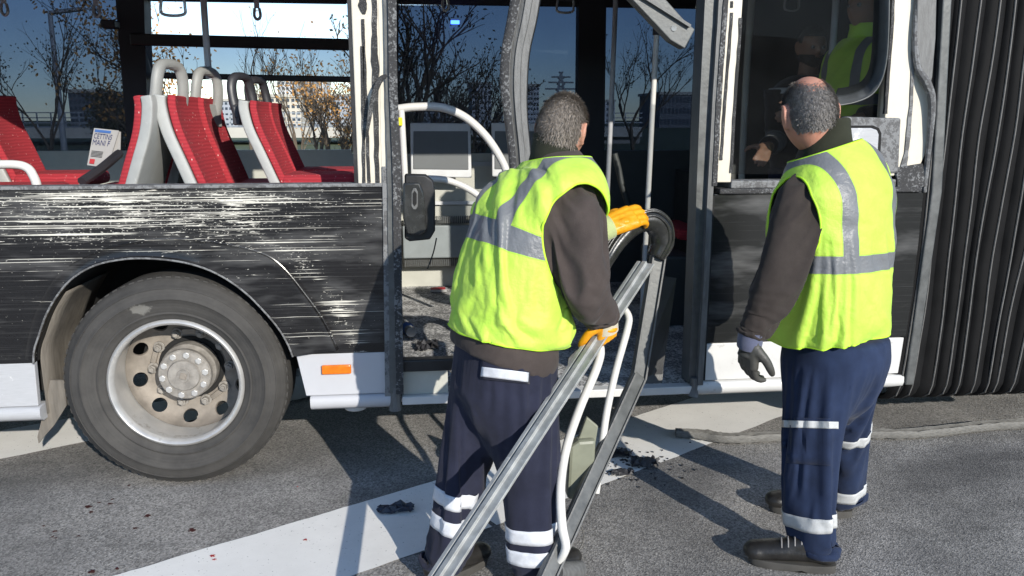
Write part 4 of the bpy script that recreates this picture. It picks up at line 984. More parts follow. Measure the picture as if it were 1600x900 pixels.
# ---------------------------------------------------------------- worker with the door frame (bending)
def worker_bending():
    base = Vector((.2, -.86, 0)); fwd = Vector((.93, .37, 0)).normalized()
    pel = P(790, 555, -.88); neck = P(868, 232, -.78)
    def sp_(t, dx=0, dy=0): return pel.lerp(neck, t)+Vector((dx, dy, 0))
    hip_z = pel.z
    S = [(sp_(-.22, -.05), .182, .148), (sp_(0, -.015), .192, .160), (sp_(.22, -.025, -.01), .192, .170), (sp_(.45, -.04, -.025), .195, .16), (sp_(.64, -.02, -.02), .20, .15), (sp_(.77, .025, -.01), .20, .136), (sp_(.86, .03, .0), .165, .108), (sp_(.94, .015), .105, .086), (sp_(1.0), .07, .07)]
    rings = torso_rings(S, fwd)
    lat = rings[4][1]
    shR = sp_(.755, .03)+lat*.18; shL = sp_(.755, .03)-lat*.18
    elR = P(922, 428, -1.06); wrR = P(947, 494, -.90)
    wrL = P(946, 356, -.60); elL = P(895, 385, -.52)
    hdc = P(878, 206, -.77); hf = Vector((.52, .85, -.22)); hu = Vector((.12, .05, 1))
    hb, M3, shp = head_shape(hdc, hf, hu, 1.0)
    # body under the clothes, one continuous surface
    hipR, hipL = pel+lat*.09+Vector((0, 0, -.06)), pel-lat*.09+Vector((0, 0, -.06))
    knR, knL = P(832, 715, -.93), P(722, 705, -.85)
    anR, anL = P(834, 868, -.95), P(690, 858, -.88)
    skl = [hb, limb([neck+Vector((-.01, -.005, -.06)), neck.lerp(hdc, .45)+Vector((-.012, -.01, 0)), hdc+Vector((-.01, -.015, -.03))], [.066, .062, .058]),
           torso_loft(rings, 40, 30, -.05), limb([shR, elR, wrR], [.05, .042, .03]), limb([shL, elL, wrL], [.05, .042, .03]),
           limb([hipR, knR, anR], [.08, .055, .04]), limb([hipL, knL, anL], [.08, .055, .04])]
    body = link('person', shift(voxel(fuse(skl), .0065, 2), -base), 'skin', None, angle=180, loc=base)
    tag(body, 'worker in a yellow safety vest bending to carry the torn bus door frame', 'person', 'workers in yellow safety vests')
    def mask(d):
        x, y, z = d; w_ = mn.noise(Vector(d)*9)*.07; y += w_; z += w_
        if y > .25 and z < .62: return 0
        if z < -.52+.25*max(0, -y)*0: return 0
        if abs(x) > .80 and -.42 < z < .3 and y > -.25: return 0
        if abs(x) > .7 and z < -.1 and y > -.3: return 0
        return 1 if z > -.45 else .5
    mk('hair', hair_mesh(M3, shp, mask, .010, 14000, .021, seed=3), 'hair1', body, angle=180)
    mk('eyes', fuse([B().ico(M3(s*.031, .081, .006), .0115) for s in (-1, 1)]), 'eye', body)
    inner = voxel(fuse(skl[1:]), .012, 1)
    def arm_d(p): return min((p-a.lerp(c, max(0, min(1, (p-a).dot(c-a)/(c-a).length_squared)))).length for a, c in ((shR, elR), (elR, wrR), (shL, elL), (elL, wrL)))
    def jpin(p): return max(max(0, min(1, (arm_d(p)-.115)/.03)), 1 if min((p-wrR).length, (p-wrL).length) < .055 else 0, 1 if abs((p-pel).dot(lat)) < .13 and p.z > 1.2 else 0)
    # jacket: torso, sleeves and stand-up collar
    fR = Vector((elR-shR)).normalized()
    jk = fuse([torso_loft(rings, 56, 40, .0, None, .12, .96), limb([shR+lat*-.05+Vector((0, 0, .01)), shR, shR.lerp(elR, .5), elR, elR.lerp(wrR, .55), wrR], [.088, .100, .090, .082, .070, .052]),
               limb([shL+lat*.05, shL, shL.lerp(elL, .5), elL, wrL], [.085, .085, .07, .06, .045]),
               torso_loft(rings, 56, 6, .012, None, .115, .17)])
    f1 = folds(.007, (9, 9, 16), (4, 4, 3), .9, 4.0)
    def jfn(p, n):
        d = min((p-elR).length, (p-wrR).length); k = .6*math.exp(-(d/.09)**2)+.3
        return f1(p)*k
    _, _, jme = clothed(base, jk, .0125, 'fleece', 'jacket', body, jfn, 3, jpin, (inner,), .14, 24, .12)
    col = B(); rr = []
    for k, (h_, r1, r2) in enumerate(((-.05, .105, .095), (-.01, .088, .08), (.03, .077, .074), (.05, .076, .074), (.052, .071, .07), (.02, .068, .066))):
        c = neck+Vector((.0, .0, h_-.025)); rr.append([c+lat*r1*math.cos(a)+rings[7][2]*r2*math.sin(a)+Vector((0, 0, -.025*math.sin(a)*(h_ > -.03))) for a in (2*math.pi*j/32 for j in range(33))])
    mk('collar', col.sheet(rr), 'fleece_olive', body, solid=.004)
    # trousers
    bp = P(795, 560, -.90)
    legs = [torso_loft(torso_rings([(pel+Vector((0, 0, -.14)), .175, .14), (pel+Vector((-.005, 0, -.06)), .192, .158), (pel+Vector((0, 0, .03)), .19, .158), (pel+Vector((.01, 0, .10)), .18, .15)], fwd), 48, 16),
            limb([hipR+Vector((0, 0, .02)), hipR.lerp(knR, .4)+Vector((.0, 0, 0)), knR, knR.lerp(anR, .55), anR, anR+Vector((0, 0, -.045))], [.118, .118, .10, .093, .088, .078]),
            limb([hipL+Vector((0, 0, .02)), hipL.lerp(knL, .4), knL, knL.lerp(anL, .55), anL, anL+Vector((0, 0, -.05))], [.118, .116, .098, .092, .09, .08])]
    f2 = folds(.010, (5, 5, 17), (5, 5, 3), .8, 1.0); f3 = folds(.008, (12, 12, 4), (2, 2, 5), .8, 6.0)
    def tfn(p, n):
        k = math.exp(-((p.z-.16)/.14)**2)*1.2+math.exp(-((p.z-.52)/.12)**2)*.6+.15
        return f2(p)*k+f3(p)*(.9 if p.z > .45 else .5)
    tro, tt, _ = clothed(base, fuse(legs), .0125, 'navy', 'trousers', body, tfn, 3, lambda p: max(min(1, max(0, (p.z-pel.z+.03)/.05)), min(1, max(0, (.105-p.z)/.03))), (inner,), .11, 24, .12)
    for (a, c, lo, hi) in ((knL, anL, 762, 782), (knL, anL, 800, 822), (knR, anR, 805, 835), (knR, anR, 838, 868)):
        ym = (lo+hi)/2; yk, ya = (705, 858) if a is knL else (715, 868); t_ = (ym-yk)/(ya-yk)
        band_on(tt, (a, c), t_, .026, 'reflective_band', 'reflect', tro)
    patch_on(tt, [(752,556),(829,561),(827,600),(750,592)], 'pocket_flap', 'navy', tro, .006)
    patch_on(tt, [(753,573),(826,582),(825,597),(751,588)], 'pocket_tape', 'reflect', tro, .0105)
    boot('boot', anL+Vector((-.06, -.05, 0)), anL+Vector((.17, .12, 0)), body); boot('boot', anR+Vector((-.075, -.06, 0)), anR+Vector((.18, .12, 0)), body)
    # vest
    vf1 = folds(.045, (9, 4, 8.5), (-1.8, 0, 2.0), .6, 2.0); vf2 = folds(.028, (14, 3, 12), (-3, 0, 4), .8, 9.0)
    def vfn(x, ph, v):
        p = Vector((x*1.0, math.cos(ph)*.15, v)); low = min(1, max(.25, 1.25-v*1.35))
        return vf1(p)*low+vf2(p)*.8*low+.012*max(0, .35-v)+.004*mn.noise(p*22)
    vr = rings[1:]
    cut_ = [oval(sp_(.625, .022)+lat*.095, lat, neck-pel, .165, .128), oval(sp_(.625, .022)-lat*.11, -lat, neck-pel, .16, .115)]
    vm = vest_mat('yellow_vest_bending', .385, .105, .385, .027)
    make_vest(rings[1:8], vm, 'vest', body, base, cut_, vfn, .022, .125, 1.0, (jme,), .09)
    # gloves
    gR = hand_shape(wrR+Vector((.0, -.004, .0)), (.12, .25, -1), (.6, -.75, -.1), 1, (.75, .95, .7), fat=1.18, s=1.02)
    gR = gR
    link('glove', shift(voxel(gR, .0038, 2), -base), 'glove_orange', body, angle=180)
    mk('glove_cuff', B().tube([wrR+Vector((-.012, -.015, .03)), wrR+Vector((.0, .0, -.005)), wrR+Vector((.006, .012, -.055))], [.046, .045, .047], 18, flat=((.6, -.75, -.1), .78)), 'glove_cream', body)
    dL = (P(1000, 334, -.56)-wrL).normalized()
    gL = hand_shape(wrL+dL*.025, dL, (-.25, -.75, .62), -1, (.22, .5, .5), fat=1.3, s=1.12, thumb=(.6, .6, -.6))
    link('glove', shift(voxel(gL, .0038, 2), -base), 'glove_orange', body, angle=180)
    mk('glove_cuff', B().tube([wrL-dL*.05, wrL, wrL+dL*.02], [.052, .05, .048], 18, flat=((-.25, -.75, .62), .85)), 'glove_green', body)
    return body
worker_bending()

# ---------------------------------------------------------------- worker standing with his back to us
def worker_standing():
    base = Vector((1.48, -.8, 0)); fwd = Vector((-.46, .89, 0)).normalized(); Y0 = -.78
    neck = P(1285, 228, -.74); pel = Vector((P(1300, 560, Y0).x, -.80, P(1300, 560, Y0).z))
    def sp_(t, dx=0, dy=0): return pel.lerp(neck, t)+Vector((dx, dy, 0))
    S = [(sp_(-.15, -.015), .175, .155), (sp_(0, -.015), .19, .175), (sp_(.22, -.015), .197, .185), (sp_(.45, -.0), .202, .178), (sp_(.65, .015), .207, .16), (sp_(.80, .025, -.01), .207, .143), (sp_(.90, .02, -.01), .17, .112), (sp_(.975, .005), .11, .088), (sp_(1.03), .075, .074)]
    rings = torso_rings(S, fwd); lat = rings[4][1]
    shL = sp_(.80, .015)-lat*.19; shR = sp_(.80, .015)+lat*.19
    elL = P(1206, 432, -.97); wrL = P(1172, 528, -.99); elR = shR+Vector((.02, .06, -.30)); wrR = elR+fwd*.22+Vector((-.06, 0, -.10))
    hdc = P(1264, 180, -.74); hf = Vector((.02, .97, -.2)); hu = Vector((-.08, .1, 1))
    hb, M3, shp = head_shape(hdc, hf, hu, 1.13)
    hipL, hipR = pel-lat*.095+Vector((0, 0, -.05)), pel+lat*.095+Vector((0, 0, -.05))
    knL, anL = P(1264, 690, -.89), P(1281, 850, -.955); knR, anR = P(1322, 690, -.62), P(1322, 828, -.56)
    skl = [hb, limb([neck+Vector((.01, 0, -.05)), neck.lerp(hdc, .4)+Vector((.015, -.008, 0)), hdc+Vector((.012, -.015, -.02))], [.075, .072, .068]), torso_loft(rings, 40, 30, -.05),
           limb([shL, elL, wrL], [.05, .042, .03]), limb([shR, elR, wrR], [.05, .042, .03]), limb([hipL, knL, Vector((anL.x, anL.y, .10))], [.08, .055, .035]), limb([hipR, knR, Vector((anR.x, anR.y, .10))], [.08, .055, .035])]
    body = link('person', shift(voxel(fuse(skl), .0065, 2), -base), 'skin2', None, angle=180, loc=base)
    tag(body, 'balding worker in a yellow safety vest standing with dark gloves by the bus', 'person', 'workers in yellow safety vests')
    def mask(d):
        x, y, z = d; w_ = mn.noise(Vector(d)*9)*.07; y += w_; z += w_
        if y > .35: return 0
        if z < -.5: return 0
        if abs(x) > .80 and -.42 < z < .3 and y > -.25: return 0
        if abs(x) > .7 and z < -.1 and y > -.3: return 0
        k = 1 if z > -.4 else .5
        bald = math.hypot(x*.95, (y+.10)*.66); 
        if z > .45: k *= max(.0, min(1, (bald-.36)/.38))
        return k
    mk('hair', hair_mesh(M3, shp, mask, .0055, 15000, .013, (0, -.5, -.5), seed=5), 'hair2', body, angle=180)
    mk('eyes', fuse([B().ico(M3(s*.031, .081, .006), .0115) for s in (-1, 1)]), 'eye', body)
    inner = voxel(fuse(skl[1:]), .012, 1)
    def arm_d(p): return min((p-a.lerp(c, max(0, min(1, (p-a).dot(c-a)/(c-a).length_squared)))).length for a, c in ((shR, elR), (elR, wrR), (shL, elL), (elL, wrL)))
    def jpin(p): return max(max(0, min(1, (arm_d(p)-.115)/.03)), 1 if min((p-wrR).length, (p-wrL).length) < .055 else 0, 1 if abs((p-pel).dot(lat)) < .13 and p.z > 1.2 else 0)
    jk = fuse([torso_loft(rings, 56, 40, .0, None, .23, .96), limb([shL+lat*.05, shL, shL.lerp(elL, .5)+Vector((-.006, -.01, 0)), elL, elL.lerp(wrL, .5), wrL], [.09, .094, .085, .077, .066, .054]),
               limb([shR-lat*.05, shR, shR.lerp(elR, .5), elR, wrR], [.09, .09, .08, .068, .05])])
    f1 = folds(.009, (7, 7, 18), (4, 4, 3), .9, 14.0)
    def jfn(p, n):
        d = min((p-elL-Vector((0, 0, -.02))).length, (p-wrL-Vector((0, 0, .05))).length); k = .6*math.exp(-(d/.10)**2)+.3
        return f1(p)*k
    _, _, jme = clothed(base, jk, .0125, 'fleece_dark', 'jacket', body, jfn, 3, jpin, (inner,), .14, 24, .12)
    rr = []
    for h_, r1, r2 in ((-.06, .115, .105), (-.015, .094, .09), (.025, .084, .083), (.045, .083, .082), (.046, .077, .077), (.02, .075, .074)):
        c = neck+Vector((.006, -.004, h_)); rr.append([c+lat*r1*math.cos(a)+rings[7][2]*r2*math.sin(a)+Vector((0, 0, -.03*math.sin(a)*(h_ > -.03))) for a in (2*math.pi*j/32 for j in range(33))])
    mk('collar', B().sheet(rr), 'fleece_olive', body, solid=.004)
    legs = [torso_loft(torso_rings([(pel+Vector((0, 0, -.14)), .18, .15), (pel+Vector((.0, 0, -.06)), .198, .172), (pel+Vector((0, 0, .03)), .195, .17), (pel+Vector((0, 0, .10)), .185, .165)], fwd), 48, 16),
            limb([hipL+Vector((0, 0, .02)), hipL.lerp(knL, .45)+Vector((.004, -.01, 0)), knL, knL.lerp(anL, .5), Vector((anL.x, anL.y, .125)), Vector((anL.x+.004, anL.y, .062))], [.118, .112, .100, .090, .080, .080]),
            limb([hipR+Vector((0, 0, .02)), hipR.lerp(knR, .45), knR, knR.lerp(anR, .5), Vector((anR.x, anR.y, .125)), Vector((anR.x, anR.y, .062))], [.116, .106, .092, .084, .076, .076])]
    f2 = folds(.011, (5, 5, 16), (4, 4, 3), .9, 21.0); f3 = folds(.007, (12, 12, 4), (2, 2, 5), .8, 26.0)
    def tfn(p, n):
        k = math.exp(-((p.z-.17)/.13)**2)*1.1+math.exp(-((p.z-.40)/.10)**2)*.9+.15
        return f2(p)*k+f3(p)*.7
    tro, tt, _ = clothed(base, fuse(legs), .0125, 'navy2', 'trousers', body, tfn, 3, lambda p: max(min(1, max(0, (p.z-pel.z+.03)/.05)), min(1, max(0, (.105-p.z)/.03))), (inner,), .11, 24, .12)
    band_on(tt, (knL, anL), (806-690)/155, .026, 'reflective_band', 'reflect_dull', tro)
    band_on(tt, (knR, anR), (750-690)/138, .026, 'reflective_band', 'reflect_dull', tro)
    band_on(tt, (hipR, knR), .72, .02, 'reflective_band', 'reflect_dull', tro)
    patch_on(tt, [(1209,652),(1298,654),(1298,728),(1210,722)], 'pocket', 'navy2', tro, .007)
    patch_on(tt, [(1200,656),(1310,659),(1310,670),(1200,667)], 'pocket_tape', 'reflect_dull', tro, .011, 30)
    boot('boot', Vector((G(1306, 893).x, -.985, 0)), Vector((G(1166, 880).x, -.875, 0)), body, s=1.08)
    boot('boot', Vector((P(1328, 845, -.6).x, -.60, 0)), Vector((G(1204, 806).x, -.50, 0)), body, s=1.08)
    vf1 = folds(.038, (7, 3, 9), (2, 0, 2), .6, 32.0); vf2 = folds(.022, (13, 3, 11), (3, 0, 4), .8, 39.0)
    def vfn(x, ph, v):
        p = Vector((x, math.cos(ph)*.15, v)); low = min(1, max(.2, 1.15-v*1.5))
        return vf1(p)*low+vf2(p)*.7*low+.010*max(0, .3-v)+.004*mn.noise(p*22)
    cut_ = [oval(sp_(.66, .01)-lat*.125, -lat, neck-pel, .165, .108, .3), oval(sp_(.66, .02)+lat*.13, lat, neck-pel, .16, .105, .3)]
    vm = vest_mat('yellow_vest_standing', .50, .128, .50, .027)
    make_vest(rings[0:8], vm, 'vest', body, base, cut_, vfn, .022, .245, 1.0, (jme,), .06)
    gl = hand_shape(wrL+Vector((0, 0, -.012)), (.02, .12, -1), (-.95, -.25, .0), -1, (.35, .55, .45), fat=1.2, s=1.02, thumb=(.5, .7, -.5), spread=.02)
    link('glove', shift(voxel(gl, .0038, 2), -base), 'glove_grey', body, angle=180)
    mk('glove_cuff', B().tube([wrL+Vector((.004, 0, .02)), wrL+Vector((0, 0, -.012)), wrL+Vector((0, .004, -.03))], [.043, .042, .041], 18), 'cuff_blue', body)
    gr_ = hand_shape(wrR, fwd, (0, 0, 1), 1, (.4, .5, .4), fat=1.2)
    link('glove', shift(voxel(gr_, .0045, 2), -base), 'glove_grey', body, angle=180)
    return body
worker_standing()

# ---------------------------------------------------------------- two people inside the bus, dim behind the dark window
def person_inside(label, hdc, fwd, jmat, hand=None, vest=False, hfwd=None, hairm='hair3', beard=False, group=None):
    fwd = Vector(fwd).normalized(); base = Vector((hdc.x, hdc.y, .385)); neck = hdc+Vector((0, 0, -.15))-fwd*.02; pel = neck+Vector((0, 0, -.56)); pel.z = max(pel.z, .95)
    S = [(pel.lerp(neck, t), a, d) for t, a, d in ((-.1, .175, .14), (.15, .185, .15), (.45, .20, .15), (.7, .215, .14), (.85, .205, .125), (.93, .165, .10), (1.0, .08, .075))]
    rings = torso_rings(S, fwd); lat = rings[3][1]; shR, shL = pel.lerp(neck, .85)+lat*.19, pel.lerp(neck, .85)-lat*.19
    elR, elL = shR+Vector((0, -.03, -.28)), shL+Vector((0, 0, -.28)); wrR = hand if hand is not None else elR+fwd*.22; wrL = elL+fwd*.2+Vector((0, 0, -.05))
    hips = [pel+lat*s*.09 for s in (1, -1)]; ank = [Vector((h.x, h.y, .46)) for h in hips]
    hb, M3, shp = head_shape(hdc, hfwd or fwd)
    wl = [limb([h, h.lerp(a, .5), a], [.085, .055, .04]) for h, a in zip(hips, ank)]
    hd = [hand_shape(wrR, (wrR-elR).normalized()+Vector((0, 0, -.3)), (0, -1, .2), 1, (.2, .3, .2)), hand_shape(wrL, fwd, (0, 0, 1), -1)]
    body = link('person', shift(voxel(fuse([hb, limb([neck+Vector((0, 0, -.04)), neck.lerp(hdc, .5), hdc], [.06, .056, .055]), torso_loft(rings, 40, 24, -.03), limb([shR, elR, wrR], [.048, .04, .028]), limb([shL, elL, wrL], [.048, .04, .028])]+wl+hd), .007, 2), -base), 'skin3', None, angle=180, loc=base)
    tag(body, label, 'person', group)
    def mask(d):
        x, y, z = d
        if beard and y > -.1 and z < -.28 and not (abs(x) < .2 and z > -.36): return .8
        if y > .2 and z < .58: return 0
        if abs(x) > .7 and z < .2 and y > -.3: return 0
        return 1 if z > -.45 else 0
    mk('hair', hair_mesh(M3, shp, mask, .013, 2500, .02, seed=8), hairm, body, angle=180)
    mk('eyes', fuse([B().ico(M3(s*.031, .083, .006), .0125) for s in (-1, 1)]), 'eye', body)
    mk('pupils', fuse([B().ico(M3(s*.031, .0915, .006), .006) for s in (-1, 1)]), 'hair3', body)
    f1 = folds(.008, (7, 7, 14), (3, 3, 3), .9, 5.0)
    jk = fuse([torso_loft(rings, 48, 30, 0, None, .05, .96), limb([shR, elR, elR.lerp(wrR, .75)], [.08, .066, .052]), limb([shL, elL, elL.lerp(wrL, .8)], [.08, .066, .052])])
    clothed(base, jk, .011, jmat, 'jacket', body, lambda p, n: f1(p))
    tl = fuse([torso_loft(torso_rings([(pel+Vector((0, 0, -.12)), .17, .13), (pel+Vector((0, 0, -.02)), .18, .145), (pel+Vector((0, 0, .06)), .175, .14)], fwd), 40, 8)]+[limb([h, h.lerp(a, .5), a], [.115, .095, .08]) for h, a in zip(hips, ank)])
    clothed(base, tl, .012, 'navy', 'trousers', body, lambda p, n: f1(p))
    for a in ank: 
        s_ = B().ico((a.x+fwd.x*.06, a.y+fwd.y*.06, .425), .06, (.8+.9*abs(fwd.x), .8+.9*abs(fwd.y), .7), 2); mk('boot', s_, 'boot', body)
    if vest:
        fnv = folds(.010, (7, 3, 8), (2, 0, 2), .5, 3.0)
        make_vest(rings[0:7], vest_mat('yellow_vest_inside', .30, .115, .30), 'vest', body, base, [oval(pel.lerp(neck, .72)+lat*s*.12, lat*s, (0, 0, 1), .14, .09, .3) for s in (1, -1)], lambda x, ph, v: fnv(Vector((x, math.cos(ph)*.15, v))), .02, .05, .97)
        rr = [[neck+Vector((0, 0, h_))+lat*r1*math.cos(a)+fwd*r1*math.sin(a) for a in (2*math.pi*j/24 for j in range(25))] for h_, r1 in ((-.05, .11), (0, .088), (.05, .08), (.07, .082))]
        mk('collar', B().sheet(rr), 'lime_trim', body, solid=.005)
    else:
        tr = tree_of(bpy.data.meshes.new_from_object(body.children[3])) if 0 else None
        c = pel.lerp(neck, .62)
        mk('chest_tape', torso_loft(rings, 60, 4, .018, None, .60, .68, cap=False), 'reflect_dull', body, solid=.003)
    return body
person_inside('bearded person in a dark jacket looking out through the dark bus window', P(1268, 75, 1.15), (.1, -1, 0), 'black_cloth', hand=P(1196, 232, .62), hfwd=(-.02, -1, -.1), beard=True)
person_inside('worker in a yellow vest inside the bus, half hidden behind the bent window corner', P(1352, 12, .62), (-.85, -.2, 0), 'black_cloth', vest=True, hfwd=(-.9, -.35, 0), group='workers in yellow safety vests')

# ================================================================== LOOSE THINGS
# the torn off door frame carried by the worker
A0, A1 = P(1010, 412, -.70), P(690, 900, -1.40)
A1 = A0+(A1-A0)*(A0.z-.02)/(A0.z-A1.z)
fr = empty('bus_door_frame', (A1.x, A1.y, 0), 'torn off aluminium bus door frame with white handles held by the bending worker', 'door frame')
ad = (A1-A0).normalized(); asd = Vector((.86, -.2, .45)); asd = (asd-ad*asd.dot(ad)).normalized(); aup = asd.cross(ad)
def profile_bar(p, q, prof, b=None, sd=None, u=None):
    d = (q-p).normalized(); n = len(prof); b = b or B(); v = [o+sd*x+u*y for o in (p, q) for x, y in prof]
    return b.add(v, [(i, (i+1) % n, n+(i+1) % n, n+i) for i in range(n)]+[tuple(range(n-1, -1, -1)), tuple(range(n, 2*n))])
pr = [(-.036, .0), (-.036, .012), (-.022, .012), (-.022, .004), (-.012, .004), (-.012, .014), (.006, .014), (.006, .003), (.012, .003), (.034, .003), (.034, -.004), (.012, -.004), (.012, -.03), (-.034, -.03), (-.034, 0)]
if (aup.dot(CP-A0)) < 0: aup = -aup
mk('aluminium_bar', profile_bar(A0, A1, pr, None, asd, aup), 'alu_clean', fr, smooth=False, bevel=.0015)
bp_ = [P(1030, 385, -.47), P(1022, 430, -.48), P(1008, 520, -.52), P(997, 590, -.56), P(940, 720, -.72), P(878, 850, -.98), P(846, 918, -1.12)]
g = B()
for a, c in ((bp_[0], bp_[3]), (bp_[3]-Vector((0, .004, -.01)), bp_[6])): g.bar(a, c, .058, .030, (0, -1, .1))
ch = mk('bent_channel', g, 'darkmetal', fr, smooth=False, bevel=.004)
g = B()
for a, c in ((bp_[0], bp_[3]), (bp_[3]-Vector((0, .004, -.01)), bp_[6])):
    sd = (c-a).normalized().cross(Vector((0, -1, .1))).normalized()
    for s in (-1, 1): g.bar(a+sd*s*.024+Vector((0, -.02, 0)), c+sd*s*.024+Vector((0, -.02, 0)), .007, .016, (0, -1, .1))
mk('channel_lip', g, 'alu', fr, smooth=False, bevel=.001)
mk('dark_sheet', B().add([bp_[1]+Vector((.0, .02, 0)), bp_[1]+Vector((.10, .03, -.02)), P(1036, 575, -.5), P(1034, 598, -.52), P(992, 600, -.54)], [(0, 1, 2, 3, 4)]), 'black_plastic', fr, smooth=False, solid=.006)
# curved rubber corner
rc = [P(938, 425, -.56), P(950, 402, -.55), P(968, 375, -.53), P(992, 352, -.51), P(1015, 345, -.49), P(1031, 358, -.48), P(1034, 380, -.48), P(1024, 402, -.49)]
rb = mk('rubber_corner', B().tube(rc, [.026, .03, .033, .038, .043, .046, .044, .032], 18, sub=7, flat=((0, -1, .2), 1.15)), 'gloss_rubber', fr, angle=180)
for k in range(5):
    off = Vector((0, 0, 0)); a_ = R(-60+32*k)
    pts, rs = crom(rc, [.026, .03, .033, .038, .043, .046, .044, .032], 4); g = []
    ctr = P(1000, 400, -.5)
    for p, r_ in zip(pts, rs):
        o = (p-ctr); o.y = 0; o.normalize(); g.append(p+o*r_*math.cos(a_)*1.0+Vector((0, -1, .2)).normalized()*r_*1.15*math.sin(a_+R(30)))
    mk('rubber_rib', B().tube(g, .0035, 6, sub=2), 'gloss_rubber', rb)
# white pull handles
mk('pull_handle', B().tube([P(918, 520, -.72), P(928, 527, -.77), P(938, 545, -.80), P(932, 575, -.84), P(905, 640, -.88), P(885, 700, -.90), P(876, 760, -1.0), P(878, 820, -1.05), P(884, 855, -1.07), P(872, 880, -1.06)], [.010, .012, .0155, .016, .016, .016, .016, .016, .015, .012], 14), 'white_tube', fr)
mk('pull_handle', B().tube([P(962, 466, -.60), P(972, 478, -.62), P(982, 494, -.64), P(980, 515, -.66), P(962, 580, -.70), P(947, 650, -.74), P(938, 720, -.78), P(932, 770, -.80)], [.009, .011, .0135, .014, .014, .014, .0135, .012], 14), 'white_tube', fr)
mk('lock_box', B().prism(XZ([(890,700),(905,690),(932,688),(928,755),(908,785),(886,780)], -.84), -.84, -.78), 'olive_box', fr, smooth=False, bevel=.012)
mk('lock_bracket', B().prism(XZ([(916,650),(934,665),(930,690),(905,692),(893,702),(905,680)], -.80), -.81, -.79), 'olive_box', fr, smooth=False, bevel=.004)
mk('loose_wire', B().tube([P(905, 815, -.80), P(912, 835, -.82), P(908, 855, -.84), P(893, 868, -.86)], .003, 6), 'cable', fr)
mk('bottom_roller', B().tube([P(868, 893, -.98), P(905, 890, -.9)], .034, 18), 'alu', fr)
mk('side_plate', B().add([P(888, 560, -.72), P(940, 500, -.66), P(938, 545, -.66), P(880, 625, -.74)], [(0, 1, 2, 3)]), 'darkmetal', fr, smooth=False, solid=.004)

# long rubber strip on the road
gp = [(1055,680),(1100,683),(1135,688),(1200,686),(1270,682),(1345,681),(1420,681),(1500,673),(1560,667),(1640,664)]
sw = [.030, .036, .038, .034, .032, .032, .032, .036, .034, .034]
pts, ws = crom([G(x, y, .014) for x, y in gp], sw, 8); rows = []
for k in range(6):
    rows.append([])
    for i, (p, ww) in enumerate(zip(pts, ws)):
        d = (pts[min(i+1, len(pts)-1)]-pts[max(i-1, 0)]).normalized(); s = Vector((-d.y, d.x, 0)); tw = .35*mn.noise(Vector((i*.15, 2, 0)))
        rows[k].append(p+s*ww*(k/5*2-1)+Vector((0, 0, (.030 if k in (1, 4) else .020 if k in (2, 3) else 0)+tw*.012*(k/5*2-1)+.006*mn.noise(Vector((i*.6, k, 3))))))
st = mk('rubber_trim_strip', B().sheet(rows), 'strip', solid=.006)
tag(st, 'long grey rubber trim strip lying on the road behind the standing worker', 'trim strip')
def shard_mesh(c, w_, d_, h_, seed, n=9, jag=.5):
    """a broken, crumpled sheet of plastic"""
    rnd = random.Random(seed); g = []
    for i in range(n):
        row = []
        for j in range(n):
            u, v = i/(n-1)*2-1, j/(n-1)*2-1; e = 1-jag*.5*(mn.noise(Vector((u*2+seed, v*2, seed)))+.5)*(abs(u)**3+abs(v)**3)
            z = abs(mn.noise(Vector((u*1.6+seed, v*1.6, 3.3))))*h_+.25*h_*mn.noise(Vector((u*5, v*5+seed, 1)))
            row.append(Vector(c)+Vector((u*w_*e+rnd.uniform(-.06, .06)*w_, v*d_*e+rnd.uniform(-.06, .06)*d_, max(.005, z))))
        g.append(row)
    return B().sheet(g)
def debris(name, x, y, w_, d_, h_, seed, mat, label, z=.006):
    c = G(x, y); o = mk(name, shard_mesh(c+Vector((0, 0, z)), w_, d_, h_, seed), mat, smooth=False, solid=.004, origin=c); tag(o, label, 'debris', 'broken pieces on the road'); return o
debris('debris', 618, 799, .085, .04, .045, 3, 'debris_blue', 'torn dark blue plastic piece on the white stripe left of the bending worker')
debris('debris', 1005, 727, .075, .06, .07, 5, 'debris', 'largest black broken piece, under the door frame on the white stripe')
debris('debris', 962, 712, .085, .05, .05, 9, 'debris', 'crumpled black piece at the upper left of the heap on the white stripe')
debris('debris', 972, 742, .06, .03, .03, 12, 'debris', 'flat black piece at the near edge of the heap on the white stripe')
o = mk('debris_fragment', fuse([B().ico(G(985+random.gauss(0, 45), 728+random.gauss(0, 16))+Vector((0, 0, .006)), random.uniform(.003, .009), (1, 1, .6), 1, .3) for _ in range(120)]), 'debris', smooth=False)
tag(o, 'scattered tiny black crumbs around the heap of broken plastic', 'crumbs', kind='stuff')
# pieces inside the doorway
def inside(name, x, y, w_, d_, h_, seed, mat, label, cat):
    c = G(x, y, .388); o = mk(name, shard_mesh(c+Vector((0, 0, .004)), w_, d_, h_, seed), mat, smooth=False, solid=.004, origin=c); tag(o, label, cat); return o
inside('debris', 668, 545, .07, .07, .08, 21, 'debris', 'crumpled black piece on the bus floor just inside the doorway', 'debris')
bk_ = B().box(G(685, 455, .388)+Vector((-.06, -.04, 0)), G(685, 455, .388)+Vector((.06, .04, .02)))
o = mk('booklet', bk_, 'paper', smooth=False, bevel=.003); tag(o, 'white booklet with a red cover lying on the bus floor', 'booklet'); 
q0 = G(685, 455, .388); mk('cover', B().box(q0+Vector((-.055, -.035, .0202)), q0+Vector((.05, .035, .023))), 'ink_red', o, smooth=False)
c = G(643, 528, .39); bt = mk('water_bottle', B().tube([c+Vector((0, 0, .034)), c+Vector((-.02, .08, .034)), c+Vector((-.045, .18, .034)), c+Vector((-.052, .21, .034))], [.03, .032, .03, .012], 16), 'clear'); tag(bt, 'clear plastic water bottle lying on the bus floor by the jamb', 'bottle')
